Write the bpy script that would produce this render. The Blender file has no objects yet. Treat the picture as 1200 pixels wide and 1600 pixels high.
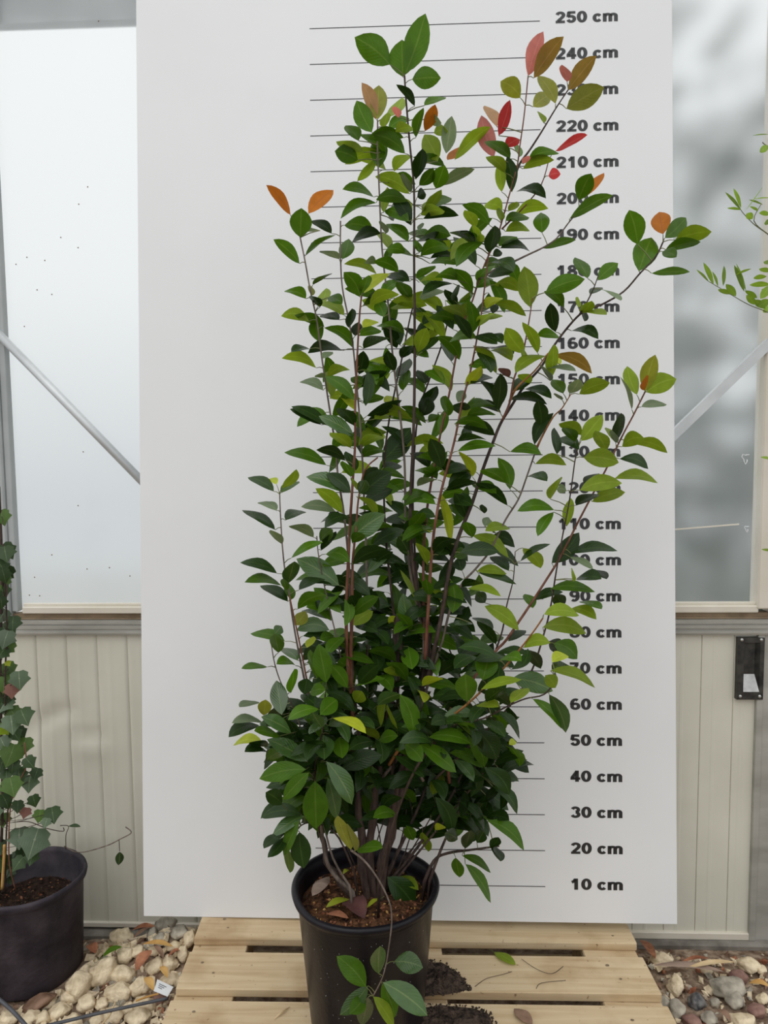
import bpy, bmesh, math, random
import numpy as np
from mathutils import Vector, Matrix
random.seed(7)
SC = bpy.context.scene
COL = SC.collection

# ---------------------------------------------------------------- camera
FPX = 1155.0
CAM = Vector((0.0, -1.9709, 1.4614))
CR = Vector((0.99916284, 0.03960919, -0.01023381))
CU = Vector((0.00695308, 0.08209616, 0.99660016))
CW = Vector((-0.04031469, 0.99583700, -0.08175202))
cd = bpy.data.cameras.new('camera'); cam = bpy.data.objects.new('camera', cd); COL.objects.link(cam)
cd.sensor_fit = 'VERTICAL'; cd.sensor_height = 24.0; cd.lens = 24.0 * FPX / 1600.0
cd.clip_start = 0.05
cam.matrix_world = Matrix(((CR.x, CU.x, -CW.x, CAM.x), (CR.y, CU.y, -CW.y, CAM.y), (CR.z, CU.z, -CW.z, CAM.z), (0, 0, 0, 1)))
SC.camera = cam
# ---------------------------------------------------------------- overcast sky
world = bpy.data.worlds.new('overcast_sky'); SC.world = world; world.use_nodes = True
nt = world.node_tree; nt.nodes.clear()
wo = nt.nodes.new('ShaderNodeOutputWorld'); bg = nt.nodes.new('ShaderNodeBackground')
tc = nt.nodes.new('ShaderNodeTexCoord'); sx = nt.nodes.new('ShaderNodeSeparateXYZ')
mr = nt.nodes.new('ShaderNodeMapRange'); cr = nt.nodes.new('ShaderNodeValToRGB')
nt.links.new(tc.outputs['Generated'], sx.inputs[0]); nt.links.new(sx.outputs['Z'], mr.inputs['Value'])
mr.inputs['From Min'].default_value = -0.05; mr.inputs['From Max'].default_value = 1.0
cr.color_ramp.elements[0].position = 0.0; cr.color_ramp.elements[0].color = (0.56, 0.59, 0.61, 1)
cr.color_ramp.elements[1].position = 1.0; cr.color_ramp.elements[1].color = (0.99, 1.0, 1.0, 1)
e = cr.color_ramp.elements.new(0.22); e.color = (0.80, 0.825, 0.84, 1)
nt.links.new(mr.outputs[0], cr.inputs[0]); nt.links.new(cr.outputs[0], bg.inputs['Color'])
bg.inputs['Strength'].default_value = 1.16
nt.links.new(bg.outputs[0], wo.inputs[0])
sl = bpy.data.lights.new('veiled_sun', 'SUN'); sl.energy = 0.6; sl.angle = math.radians(50); sl.color = (1, 0.985, 0.96)
so = bpy.data.objects.new('veiled_sun', sl); COL.objects.link(so)
so.rotation_euler = (math.radians(38), 0, math.radians(-22))
SC.view_settings.view_transform = 'Standard'; SC.view_settings.look = 'None'
SC.view_settings.gamma = 1; SC.view_settings.use_curve_mapping = False
SC.view_settings.exposure = 0.0

# ---------------------------------------------------------------- helpers
def ray(x, y):
    return CW + CR * ((x - 600) / FPX) + CU * ((800 - y) / FPX)
def at(x, y, Y):
    d = ray(x, y); return CAM + d * ((Y - CAM.y) / d.y)
def onz(x, y, z):
    d = ray(x, y); return CAM + d * ((z - CAM.z) / d.z)
def ppm(p):
    return FPX / (p - CAM).dot(CW)
def sm(t):
    t = min(1, max(0, t)); return t * t * (3 - 2 * t)
def gz(x, y):
    return (0.014 - 0.065 * sm((y - 0.0) / 0.17)) * (1 - 0 * x) + 0.075 * math.exp(-((x + 0.69) / 0.15) ** 2 - ((y - 0.05) / 0.12) ** 2)
def tag(o, label=None, cat=None, group=None, kind=None):
    if label: o['label'] = label
    if cat: o['category'] = cat
    if group: o['group'] = group
    if kind: o['kind'] = kind
    return o
def empty(name, loc=(0, 0, 0)):
    o = bpy.data.objects.new(name, None); COL.objects.link(o); o.location = loc; o.empty_display_size = 0.05
    return o
def link(name, me, mats, parent=None, smooth=False):
    o = bpy.data.objects.new(name, me); COL.objects.link(o)
    if not isinstance(mats, (list, tuple)): mats = [mats]
    if not me.materials:
        for m in mats: me.materials.append(m)
    if smooth:
        me.polygons.foreach_set('use_smooth', [True] * len(me.polygons))
    if parent is not None:
        o.parent = parent
        o.matrix_parent_inverse = Matrix.Identity(4)
    return o
def mesh(name, V, F):
    me = bpy.data.meshes.new(name); me.from_pydata([tuple(v) for v in V], [], F); me.update(); return me
class MB:
    """collects shapes into one mesh"""
    def __init__(s): s.V = []; s.F = []; s.M = []
    def add(s, V, F, m=0):
        n = len(s.V); s.V += [tuple(v) for v in V]; s.F += [tuple(i + n for i in f) for f in F]; s.M += [m] * len(F)
    def box(s, a, b, m=0, bev=0.0):
        bm = bmesh.new(); bmesh.ops.create_cube(bm, size=1)
        for v in bm.verts:
            for i in range(3): v.co[i] = (a[i] + b[i]) / 2 + v.co[i] * (b[i] - a[i])
        if bev: bmesh.ops.bevel(bm, geom=bm.edges[:], offset=bev, segments=1, affect='EDGES')
        bm.verts.index_update()
        s.add([v.co for v in bm.verts], [[v.index for v in f.verts] for f in bm.faces], m); bm.free()
    def tube(s, pts, rad, n=6, m=0, cap=True):
        pts = [Vector(p) for p in pts]; k = len(pts)
        if not isinstance(rad, (list, tuple)): rad = [rad] * k
        V = []; F = []; up = Vector((0.3, 1, 0.2))
        for i, p in enumerate(pts):
            t = (pts[min(k - 1, i + 1)] - pts[max(0, i - 1)])
            if t.length < 1e-9: t = Vector((0, 0, 1))
            t.normalize()
            a = t.cross(up)
            if a.length < 1e-4: a = t.cross(Vector((1, 0, 0)))
            a.normalize(); b = t.cross(a)
            for j in range(n):
                q = 2 * math.pi * j / n
                V.append(p + (a * math.cos(q) + b * math.sin(q)) * rad[i])
        for i in range(k - 1):
            for j in range(n):
                j2 = (j + 1) % n
                F.append((i * n + j, i * n + j2, (i + 1) * n + j2, (i + 1) * n + j))
        if cap:
            F.append(tuple(range(n - 1, -1, -1))); F.append(tuple((k - 1) * n + j for j in range(n)))
        s.add(V, F, m)
    def lathe(s, prof, n=48, m=0, c=(0, 0, 0), wob=None):
        V = []; F = []
        for (r, z) in prof:
            for j in range(n):
                q = 2 * math.pi * j / n
                rr = r if wob is None else r + wob(q, z)
                V.append((c[0] + rr * math.cos(q), c[1] + rr * math.sin(q), c[2] + z))
        for i in range(len(prof) - 1):
            for j in range(n):
                j2 = (j + 1) % n
                F.append((i * n + j, i * n + j2, (i + 1) * n + j2, (i + 1) * n + j))
        s.add(V, F, m)
    def build(s, name, mats, parent=None, smooth=False):
        me = mesh(name, s.V, s.F)
        if any(s.M): me.polygons.foreach_set('material_index', s.M)
        return link(name, me, mats, parent, smooth)
def spline(pts, n):
    """Catmull-Rom through points (any dimension)"""
    P = [np.array(p, float) for p in pts]
    if len(P) == 2: return [P[0] + (P[1] - P[0]) * i / n for i in range(n + 1)]
    out = []
    for i in range(len(P) - 1):
        a = P[max(0, i - 1)]; b = P[i]; c = P[i + 1]; d = P[min(len(P) - 1, i + 2)]
        for k in range(n):
            t = k / n
            out.append(0.5 * (2 * b + (c - a) * t + (2 * a - 5 * b + 4 * c - d) * t * t + (3 * b - a - 3 * c + d) * t ** 3))
    out.append(P[-1]); return out

# ---------------------------------------------------------------- materials
def newmat(name):
    m = bpy.data.materials.new(name); m.use_nodes = True
    t = m.node_tree; b = t.nodes['Principled BSDF']; return m, t, b
def N(t, kind, **kw):
    n = t.nodes.new(kind)
    for k, v in kw.items(): setattr(n, k, v)
    return n
def noisy(name, c1, c2, scale=8, rough=0.6, spec=0.4, detail=6, bump=0.0, bscale=None, stretch=(1, 1, 1), metal=0.0, lo=0.35, hi=0.65, bdist=0.01):
    m, t, b = newmat(name)
    tcn = N(t, 'ShaderNodeTexCoord'); mp = N(t, 'ShaderNodeMapping'); mp.inputs['Scale'].default_value = stretch
    t.links.new(tcn.outputs['Object'], mp.inputs[0])
    no = N(t, 'ShaderNodeTexNoise'); no.inputs['Scale'].default_value = scale; no.inputs['Detail'].default_value = detail
    t.links.new(mp.outputs[0], no.inputs['Vector'])
    r = N(t, 'ShaderNodeValToRGB'); r.color_ramp.elements[0].position = lo; r.color_ramp.elements[1].position = hi
    r.color_ramp.elements[0].color = (*c1, 1); r.color_ramp.elements[1].color = (*c2, 1)
    t.links.new(no.outputs['Fac'], r.inputs[0]); t.links.new(r.outputs[0], b.inputs['Base Color'])
    b.inputs['Roughness'].default_value = rough; b.inputs['Specular IOR Level'].default_value = spec; b.inputs['Metallic'].default_value = metal
    if bump:
        n2 = N(t, 'ShaderNodeTexNoise'); n2.inputs['Scale'].default_value = bscale or scale * 3; n2.inputs['Detail'].default_value = 5
        t.links.new(mp.outputs[0], n2.inputs['Vector'])
        bp = N(t, 'ShaderNodeBump'); bp.inputs['Strength'].default_value = bump; bp.inputs['Distance'].default_value = bdist
        t.links.new(n2.outputs['Fac'], bp.inputs['Height']); t.links.new(bp.outputs[0], b.inputs['Normal'])
    return m
M = {}
M['ground'] = noisy('ground_mulch', (0.13, 0.078, 0.05), (0.42, 0.32, 0.235), 30, 0.9, 0.2, 8, 0.8, 60, bdist=0.02)
M['stone'] = noisy('pale_limestone', (0.40, 0.305, 0.185), (0.80, 0.67, 0.475), 26, 0.9, 0.2, 10, 0.9, 55, lo=0.3, hi=0.58, bdist=0.009)
M['stone_grey'] = noisy('grey_stone', (0.20, 0.18, 0.145), (0.52, 0.47, 0.38), 26, 0.8, 0.3, 8, 0.6, 80, bdist=0.005)
M['stone_dark'] = noisy('dark_stone', (0.035, 0.035, 0.04), (0.2, 0.19, 0.18), 60, 0.6, 0.4, 8, 0.5, 80, bdist=0.004)
M['stone_red'] = noisy('reddish_stone', (0.16, 0.085, 0.07), (0.34, 0.2, 0.16), 30, 0.85, 0.3, 8, 0.5, 80, bdist=0.004)
M['panel'] = noisy('cream_panel_paint', (0.63, 0.61, 0.515), (0.68, 0.66, 0.565), 5, 0.42, 0.4, 4, 0.05, 40)
M['sill_cream'] = noisy('cream_frame_paint', (0.66, 0.61, 0.51), (0.74, 0.69, 0.60), 7, 0.45, 0.4)
M['groove'] = noisy('brown_groove', (0.17, 0.12, 0.075), (0.26, 0.19, 0.12), 20, 0.7, 0.3)
M['alu'] = noisy('weathered_aluminium', (0.34, 0.335, 0.30), (0.48, 0.47, 0.43), 14, 0.45, 0.5, 6, 0.1, 60, stretch=(0.3, 1, 1), metal=0.3)
M['alu_pale'] = noisy('galvanised_tube', (0.52, 0.54, 0.55), (0.62, 0.64, 0.65), 12, 0.4, 0.5, 6, metal=0.35)
M['post'] = noisy('grey_post_paint', (0.36, 0.385, 0.385), (0.43, 0.455, 0.455), 8, 0.4, 0.5)
M['concrete'] = noisy('concrete_footing', (0.145, 0.132, 0.112), (0.27, 0.25, 0.22), 14, 0.85, 0.2, 8, 0.3, 60)
M['steel'] = noisy('scuffed_steel', (0.42, 0.42, 0.41), (0.60, 0.60, 0.58), 30, 0.35, 0.5, 6, 0.1, 60, metal=0.85)
M['blackplate'] = noisy('black_handle_plate', (0.012, 0.012, 0.012), (0.05, 0.048, 0.042), 40, 0.4, 0.5, 6)
M['board'] = noisy('white_board', (0.785, 0.79, 0.80), (0.81, 0.815, 0.825), 3, 0.42, 0.6, 3)
M['ink'] = noisy('black_print', (0.012, 0.012, 0.013), (0.02, 0.02, 0.022), 9, 0.42, 0.6, 3)
M['pot'] = noisy('black_plastic', (0.0060, 0.0048, 0.0072), (0.013, 0.0105, 0.0145), 12, 0.36, 0.24, 8, 0.08, 90)
M['pot_dusty'] = noisy('dusty_black_plastic', (0.016, 0.013, 0.020), (0.070, 0.056, 0.068), 11, 0.6, 0.3, 10, 0.25, 60)
M['soil'] = noisy('bark_compost', (0.028, 0.013, 0.008), (0.21, 0.095, 0.045), 70, 0.95, 0.2, 8, 1.0, 90, bdist=0.02)
M['soil_dark'] = noisy('dark_peat', (0.014, 0.009, 0.007), (0.07, 0.04, 0.028), 70, 0.95, 0.2, 8, 1.0, 90, bdist=0.02)
M['dirt'] = noisy('dark_wet_dirt', (0.022, 0.016, 0.013), (0.12, 0.082, 0.062), 60, 0.95, 0.2, 8, 1.0, 120, bdist=0.012)
M['gravelbits'] = noisy('gravel_bits', (0.16, 0.09, 0.055), (0.55, 0.46, 0.34), 40, 0.9, 0.2, 3, lo=0.4, hi=0.6)
M['dry'] = noisy('dry_brown_leaf', (0.14, 0.075, 0.045), (0.27, 0.165, 0.11), 30, 0.7, 0.3, 5, 0.3, 80)
M['drygrey'] = noisy('grey_brown_bark', (0.20, 0.14, 0.11), (0.40, 0.29, 0.23), 20, 0.7, 0.3, 5, 0.3, 60, stretch=(0.3, 2, 1))
M['dryred'] = noisy('red_brown_bark', (0.20, 0.065, 0.032), (0.42, 0.18, 0.095), 30, 0.7, 0.3, 5, 0.3, 80)
M['dryorange'] = noisy('ochre_leaf', (0.42, 0.21, 0.055), (0.62, 0.38, 0.13), 20, 0.7, 0.3, 5, 0.2, 60)
M['maroon'] = noisy('maroon_leaf', (0.05, 0.02, 0.02), (0.12, 0.05, 0.045), 30, 0.6, 0.3, 5, 0.2, 60)
M['tagwhite'] = noisy('white_tag', (0.72, 0.74, 0.76), (0.80, 0.82, 0.84), 10, 0.4, 0.5)
M['rubber'] = noisy('black_hose', (0.045, 0.047, 0.055), (0.085, 0.088, 0.10), 20, 0.5, 0.5)
M['nail'] = noisy('rusty_nail', (0.16, 0.115, 0.075), (0.28, 0.21, 0.14), 60, 0.6, 0.4, metal=0.3)
M['straw'] = noisy('pale_splinter', (0.55, 0.40, 0.22), (0.68, 0.52, 0.31), 20, 0.7, 0.3)
M['stem_red'] = noisy('red_brown_stem', (0.115, 0.038, 0.022), (0.215, 0.085, 0.048), 40, 0.55, 0.4, 5, 0.3, 90, stretch=(3, 3, 0.6))
M['stem_dark'] = noisy('dark_brown_stem', (0.028, 0.017, 0.013), (0.085, 0.052, 0.040), 40, 0.65, 0.35, 5, 0.5, 90, stretch=(3, 3, 0.6))
M['stem_grey'] = noisy('grey_brown_stem', (0.10, 0.075, 0.06), (0.21, 0.165, 0.135), 40, 0.65, 0.35, 5, 0.4, 90, stretch=(3, 3, 0.6))
M['stem_orange'] = noisy('orange_brown_stem', (0.22, 0.085, 0.02), (0.38, 0.17, 0.05), 30, 0.5, 0.4, 5, 0.2, 90)
M['stem_green'] = noisy('green_stem', (0.11, 0.13, 0.04), (0.2, 0.2, 0.075), 30, 0.5, 0.4)

def wood_mat():
    m, t, b = newmat('pine_pallet_wood')
    tcn = N(t, 'ShaderNodeTexCoord'); oi = N(t, 'ShaderNodeObjectInfo')
    ad = N(t, 'ShaderNodeVectorMath', operation='ADD'); mu = N(t, 'ShaderNodeMath', operation='MULTIPLY'); mu.inputs[1].default_value = 17.0
    t.links.new(oi.outputs['Random'], mu.inputs[0]); cx = N(t, 'ShaderNodeCombineXYZ')
    t.links.new(mu.outputs[0], cx.inputs[0]); t.links.new(mu.outputs[0], cx.inputs[1])
    t.links.new(tcn.outputs['Object'], ad.inputs[0]); t.links.new(cx.outputs[0], ad.inputs[1])
    mp = N(t, 'ShaderNodeMapping'); mp.inputs['Scale'].default_value = (1.6, 26, 26); t.links.new(ad.outputs[0], mp.inputs[0])
    n1 = N(t, 'ShaderNodeTexNoise'); n1.inputs['Scale'].default_value = 2.2; n1.inputs['Detail'].default_value = 8; n1.inputs['Distortion'].default_value = 0.6
    t.links.new(mp.outputs[0], n1.inputs['Vector'])
    r = N(t, 'ShaderNodeValToRGB'); els = r.color_ramp.elements
    els[0].position = 0.25; els[0].color = (0.47, 0.335, 0.19, 1); els[1].position = 0.7; els[1].color = (0.65, 0.515, 0.33, 1)
    ee = els.new(0.45); ee.color = (0.575, 0.435, 0.265, 1)
    t.links.new(n1.outputs['Fac'], r.inputs[0])
    n2 = N(t, 'ShaderNodeTexNoise'); n2.inputs['Scale'].default_value = 6; n2.inputs['Detail'].default_value = 6
    t.links.new(ad.outputs[0], n2.inputs['Vector'])
    r2 = N(t, 'ShaderNodeValToRGB'); r2.color_ramp.elements[0].position = 0.28; r2.color_ramp.elements[0].color = (0.62, 0.52, 0.42, 1)
    r2.color_ramp.elements[1].position = 0.5; r2.color_ramp.elements[1].color = (1, 1, 1, 1)
    t.links.new(n2.outputs['Fac'], r2.inputs[0])
    mx = N(t, 'ShaderNodeMixRGB', blend_type='MULTIPLY'); mx.inputs[0].default_value = 0.8
    t.links.new(r.outputs[0], mx.inputs[1]); t.links.new(r2.outputs[0], mx.inputs[2])
    n3 = N(t, 'ShaderNodeTexNoise'); n3.inputs['Scale'].default_value = 70; n3.inputs['Detail'].default_value = 3
    t.links.new(ad.outputs[0], n3.inputs['Vector'])
    r3 = N(t, 'ShaderNodeValToRGB'); r3.color_ramp.elements[0].position = 0.24; r3.color_ramp.elements[0].color = (0.3, 0.2, 0.12, 1)
    r3.color_ramp.elements[1].position = 0.33; r3.color_ramp.elements[1].color = (1, 1, 1, 1)
    t.links.new(n3.outputs['Fac'], r3.inputs[0])
    m2 = N(t, 'ShaderNodeMixRGB', blend_type='MULTIPLY'); m2.inputs[0].default_value = 0.8
    t.links.new(mx.outputs[0], m2.inputs[1]); t.links.new(r3.outputs[0], m2.inputs[2])
    t.links.new(m2.outputs[0], b.inputs['Base Color']); b.inputs['Roughness'].default_value = 0.7; b.inputs['Specular IOR Level'].default_value = 0.25
    bp = N(t, 'ShaderNodeBump'); bp.inputs['Strength'].default_value = 0.25; bp.inputs['Distance'].default_value = 0.003
    t.links.new(n1.outputs['Fac'], bp.inputs['Height']); t.links.new(bp.outputs[0], b.inputs['Normal'])
    return m
M['wood'] = wood_mat()

def leaf_mat(name, col, rib, trans, rough=0.38, spec=0.5, tcol=None):
    m, t, b = newmat(name)
    uv = N(t, 'ShaderNodeUVMap'); uv.uv_map = 'leaf'
    s = N(t, 'ShaderNodeSeparateXYZ'); t.links.new(uv.outputs[0], s.inputs[0])
    ab = N(t, 'ShaderNodeMath', operation='ABSOLUTE'); t.links.new(s.outputs['X'], ab.inputs[0])
    rb = N(t, 'ShaderNodeMapRange'); rb.inputs['From Min'].default_value = 0.03; rb.inputs['From Max'].default_value = 0.10
    rb.inputs['To Min'].default_value = 0.75; rb.inputs['To Max'].default_value = 0.0
    t.links.new(ab.outputs[0], rb.inputs['Value'])
    at_ = N(t, 'ShaderNodeAttribute', attribute_name='tint')
    mrr = N(t, 'ShaderNodeMapRange'); mrr.inputs['To Min'].default_value = 0.72; mrr.inputs['To Max'].default_value = 1.3
    t.links.new(at_.outputs['Fac'], mrr.inputs['Value'])
    tcn = N(t, 'ShaderNodeTexCoord'); no = N(t, 'ShaderNodeTexNoise'); no.inputs['Scale'].default_value = 55; no.inputs['Detail'].default_value = 4
    t.links.new(tcn.outputs['Object'], no.inputs['Vector'])
    mr2 = N(t, 'ShaderNodeMapRange'); mr2.inputs['To Min'].default_value = 0.75; mr2.inputs['To Max'].default_value = 1.25
    t.links.new(no.outputs['Fac'], mr2.inputs['Value'])
    mm = N(t, 'ShaderNodeMath', operation='MULTIPLY'); t.links.new(mrr.outputs[0], mm.inputs[0]); t.links.new(mr2.outputs[0], mm.inputs[1])
    mx = N(t, 'ShaderNodeMixRGB'); mx.inputs[1].default_value = (*col, 1); mx.inputs[2].default_value = (*rib, 1)
    t.links.new(rb.outputs[0], mx.inputs[0])
    sc = N(t, 'ShaderNodeVectorMath', operation='SCALE'); t.links.new(mx.outputs[0], sc.inputs[0]); t.links.new(mm.outputs[0], sc.inputs['Scale'])
    t.links.new(sc.outputs[0], b.inputs['Base Color'])
    b.inputs['Roughness'].default_value = rough; b.inputs['Specular IOR Level'].default_value = spec
    # side veins as relief: v + |u| slanted bands
    ma = N(t, 'ShaderNodeMath', operation='MULTIPLY_ADD'); ma.inputs[1].default_value = -0.35
    t.links.new(ab.outputs[0], ma.inputs[0]); t.links.new(s.outputs['Y'], ma.inputs[2])
    m9 = N(t, 'ShaderNodeMath', operation='MULTIPLY'); m9.inputs[1].default_value = 62.0; t.links.new(ma.outputs[0], m9.inputs[0])
    sn = N(t, 'ShaderNodeMath', operation='SINE'); t.links.new(m9.outputs[0], sn.inputs[0])
    bp = N(t, 'ShaderNodeBump'); bp.inputs['Strength'].default_value = 0.12; bp.inputs['Distance'].default_value = 0.0010
    t.links.new(sn.outputs[0], bp.inputs['Height']); t.links.new(bp.outputs[0], b.inputs['Normal'])
    tr = N(t, 'ShaderNodeBsdfTranslucent')
    tm = N(t, 'ShaderNodeVectorMath', operation='MULTIPLY'); tm.inputs[1].default_value = tcol or (1.5, 1.5, 0.7)
    t.links.new(sc.outputs[0], tm.inputs[0]); t.links.new(tm.outputs[0], tr.inputs[0])
    ms = N(t, 'ShaderNodeMixShader'); ms.inputs[0].default_value = trans
    t.links.new(b.outputs[0], ms.inputs[1]); t.links.new(tr.outputs[0], ms.inputs[2])
    t.links.new(ms.outputs[0], t.nodes['Material Output'].inputs['Surface'])
    return m
LC = {  # leaf tones: age, plus light and shade put into the colour
 'd': leaf_mat('leaf_dark_old_shaded', (0.018, 0.043, 0.007), (0.042, 0.080, 0.016), 0.17, 0.26, 0.24),
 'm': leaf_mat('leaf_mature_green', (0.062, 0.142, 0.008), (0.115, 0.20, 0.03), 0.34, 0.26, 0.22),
 'l': leaf_mat('leaf_lime_young_lit', (0.200, 0.285, 0.022), (0.27, 0.36, 0.05), 0.42, 0.34, 0.2),
 'Y': leaf_mat('leaf_new_yellow_green', (0.40, 0.47, 0.030), (0.48, 0.54, 0.08), 0.40, 0.40, 0.3),
 'y': leaf_mat('leaf_olive', (0.200, 0.210, 0.026), (0.26, 0.26, 0.06), 0.40, 0.40, 0.3),
 'h': leaf_mat('leaf_glossy_grey_green', (0.048, 0.105, 0.022), (0.13, 0.19, 0.06), 0.14, 0.22, 0.6),
 'g': leaf_mat('leaf_pale_grey_underside', (0.150, 0.200, 0.110), (0.23, 0.26, 0.17), 0.25, 0.55, 0.3),
 'z': leaf_mat('leaf_bronze', (0.215, 0.145, 0.030), (0.30, 0.20, 0.07), 0.4, 0.42, 0.18, (1.4, 1.15, 0.7)),
 'o': leaf_mat('leaf_orange', (0.46, 0.155, 0.016), (0.36, 0.13, 0.04), 0.42, 0.45, 0.15, (1.3, 1.0, 0.6)),
 'p': leaf_mat('leaf_pale_bronze', (0.44, 0.26, 0.125), (0.48, 0.30, 0.17), 0.40, 0.45, 0.3, (1.25, 1.05, 0.8)),
 'k': leaf_mat('leaf_pink_red', (0.55, 0.215, 0.185), (0.60, 0.29, 0.25), 0.38, 0.42, 0.18, (1.3, 0.85, 0.75)),
 'R': leaf_mat('leaf_bright_red', (0.52, 0.045, 0.045), (0.58, 0.15, 0.13), 0.4, 0.42, 0.18, (1.3, 0.7, 0.6)),
 'n': leaf_mat('leaf_dead_brown', (0.17, 0.075, 0.055), (0.2, 0.10, 0.07), 0.15, 0.6, 0.3, (1.1, 0.9, 0.8)),
 'v': leaf_mat('leaf_ivy_dark', (0.028, 0.055, 0.016), (0.12, 0.165, 0.08), 0.15, 0.4, 0.3),
 'i': leaf_mat('leaf_ivy_green', (0.085, 0.155, 0.035), (0.19, 0.26, 0.11), 0.25, 0.42, 0.3),
 'w': leaf_mat('leaf_ivy_grey_green', (0.080, 0.120, 0.066), (0.26, 0.30, 0.20), 0.15, 0.42, 0.4),
 'b': leaf_mat('leaf_bamboo', (0.19, 0.30, 0.035), (0.26, 0.36, 0.07), 0.42, 0.42, 0.3),
}
LCK = list(LC)

# ================================================================ SETTING
WY = 0.21           # face of the greenhouse wall
# ---- ground
def ground():
    xs = sorted(set([-9, -6, -4, -3, -2.4] + [round(-2 + 0.1 * i, 3) for i in range(41)] + [2.4, 3, 4, 6, 9]))
    ys = sorted(set([-9, -6, -4.5, -3.5, -3] + [round(-2.5 + 0.09 * i, 3) for i in range(31)] + [0.4, 0.8, 1.5, 3, 5, 8]))
    V = [(x, y, gz(x, y) + (random.uniform(-.008, .008) if abs(x) < 2.2 and -2.6 < y < .15 else 0)) for y in ys for x in xs]
    n = len(xs)
    F = [(j * n + i, j * n + i + 1, (j + 1) * n + i + 1, (j + 1) * n + i) for j in range(len(ys) - 1) for i in range(n - 1)]
    o = link('ground', mesh('ground', V, F), M['ground'], None, True)
    tag(o, 'brown earth and mulch ground strewn with stones', None, None, 'structure')
ground()
b = MB(); b.box((-9, 0.36, -0.06), (9, 8, -0.02)); o = b.build('floor', noisy('added_pale_floor', (0.42, 0.43, 0.42), (0.52, 0.53, 0.52), 4, 0.8, 0.2))  # added behind the wall to turn the lower left sheet paler
tag(o, 'pale floor added behind the frosted sheets to lighten their lower part', None, None, 'structure')
# ---- lower wall of ribbed cream panels
def dent(x, z):
    """pushed-in creases in the sheet, metres"""
    c = at(140, 1158, WY); d = 0
    dx = (x - c.x); dz = (z - c.z)
    d += 0.010 * math.exp(-(dx / 0.05) ** 2 - ((dz - 0.012) / 0.018) ** 2) - 0.008 * math.exp(-(dx / 0.06) ** 2 - ((dz + 0.02) / 0.03) ** 2)
    c2 = at(85, 1118, WY); dx = x - c2.x; dz = z - c2.z
    d += 0.012 * math.exp(-(dx / 0.07) ** 2 - ((dz - 0.02 * math.sin(dx * 20)) / 0.022) ** 2)
    c3 = at(45, 1145, WY); dx = x - c3.x; dz = z - c3.z
    d += 0.008 * math.exp(-(dx / 0.04) ** 2 - (dz / 0.03) ** 2)
    return d
Z0, Z1 = -0.012, 0.925
def panel(x0, x1, parent, dents):
    g = 0.0014; mid = (x0 + x1) / 2
    prof = [(x0, 0.004), (x0 + g, 0.0), (mid - 0.016, 0.0), (mid - 0.012, -0.0008), (mid - 0.006, -0.0008), (mid - 0.002, 0.0), (x1 - g, 0.0), (x1, 0.004)]
    zs = [Z0 + (Z1 - Z0) * i / 40 for i in range(41)] if dents else [Z0, Z1]
    V = []; F = []; n = len(prof)
    if dents:   # finer across the flat parts so that creases read
        pp = []
        for (a, b) in zip(prof, prof[1:]):
            k = 4 if b[0] - a[0] > 0.015 else 1
            pp += [(a[0] + (b[0] - a[0]) * q / k, a[1] + (b[1] - a[1]) * q / k) for q in range(k)]
        prof = pp + [prof[-1]]; n = len(prof)
    for z in zs:
        for (x, d) in prof: V.append((x, WY + d + (dent(x, z) if dents else 0), z))
    for j in range(len(zs) - 1):
        for i in range(n - 1): F.append((j * n + i, j * n + i + 1, (j + 1) * n + i + 1, (j + 1) * n + i))
    return link('wall_panel', mesh('wall_panel', V, F), M['panel'], parent, dents)
PW = 0.0945
xj = at(151, 1010, WY).x
wall = MB(); wall.box((-2.6, WY + 0.012, -0.15), (0.0, WY + 0.05, 0.93)); wallo = wall.build('wall_back', M['panel'])
tag(wallo, 'cream ribbed metal wall below the left frosted window', None, None, 'structure')
doorm = MB(); doorm.box((0.0, WY + 0.012, -0.012), (1.02, WY + 0.05, 0.93)); dooro = doorm.build('door_1', M['panel'])
tag(dooro, 'cream ribbed sliding door panel with black handle recess at right', None, None, 'structure')
k = -16
while True:
    x0 = xj + k * PW; k += 1
    if x0 + PW > 0: break
    panel(x0, x0 + PW, wallo, -1.3 < x0 < -0.75)
xr = at(1097, 995, WY).x
for k in range(-9, 2):
    x0 = xr + k * PW
    panel(x0, min(x0 + PW, 1.012), dooro, False)
b = MB(); b.box((-2.6, WY - 0.008, -0.022), (0.0, WY + 0.012, -0.006), bev=0.002); b.build('bottom_rail', M['sill_cream'], wallo)
b = MB(); b.box((0.0, WY - 0.010, -0.030), (1.02, WY + 0.012, -0.008), bev=0.002); b.build('bottom_rail', M['sill_cream'], dooro)
b = MB(); b.box((1.006, WY - 0.012, -0.03), (1.026, WY + 0.03, 0.93), bev=0.002); b.box((1.026, WY - 0.004, -0.06), (1.16, WY + 0.03, 0.93)); b.build('door_stile', M['alu'], dooro)
# concrete footing
b = MB(); b.box((-2.8, WY - 0.03, -0.35), (3.0, WY + 0.14, -0.030), bev=0.006); o = b.build('footing', M['concrete'])
tag(o, 'grey concrete footing under the ribbed wall', None, None, 'structure')
b = MB(); b.box((1.16, WY + 0.0, -0.03), (3.0, WY + 0.05, 0.93)); o = b.build('wall_right', M['panel']); tag(o, 'cream wall past the door edge at far right', None, None, 'structure')
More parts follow.
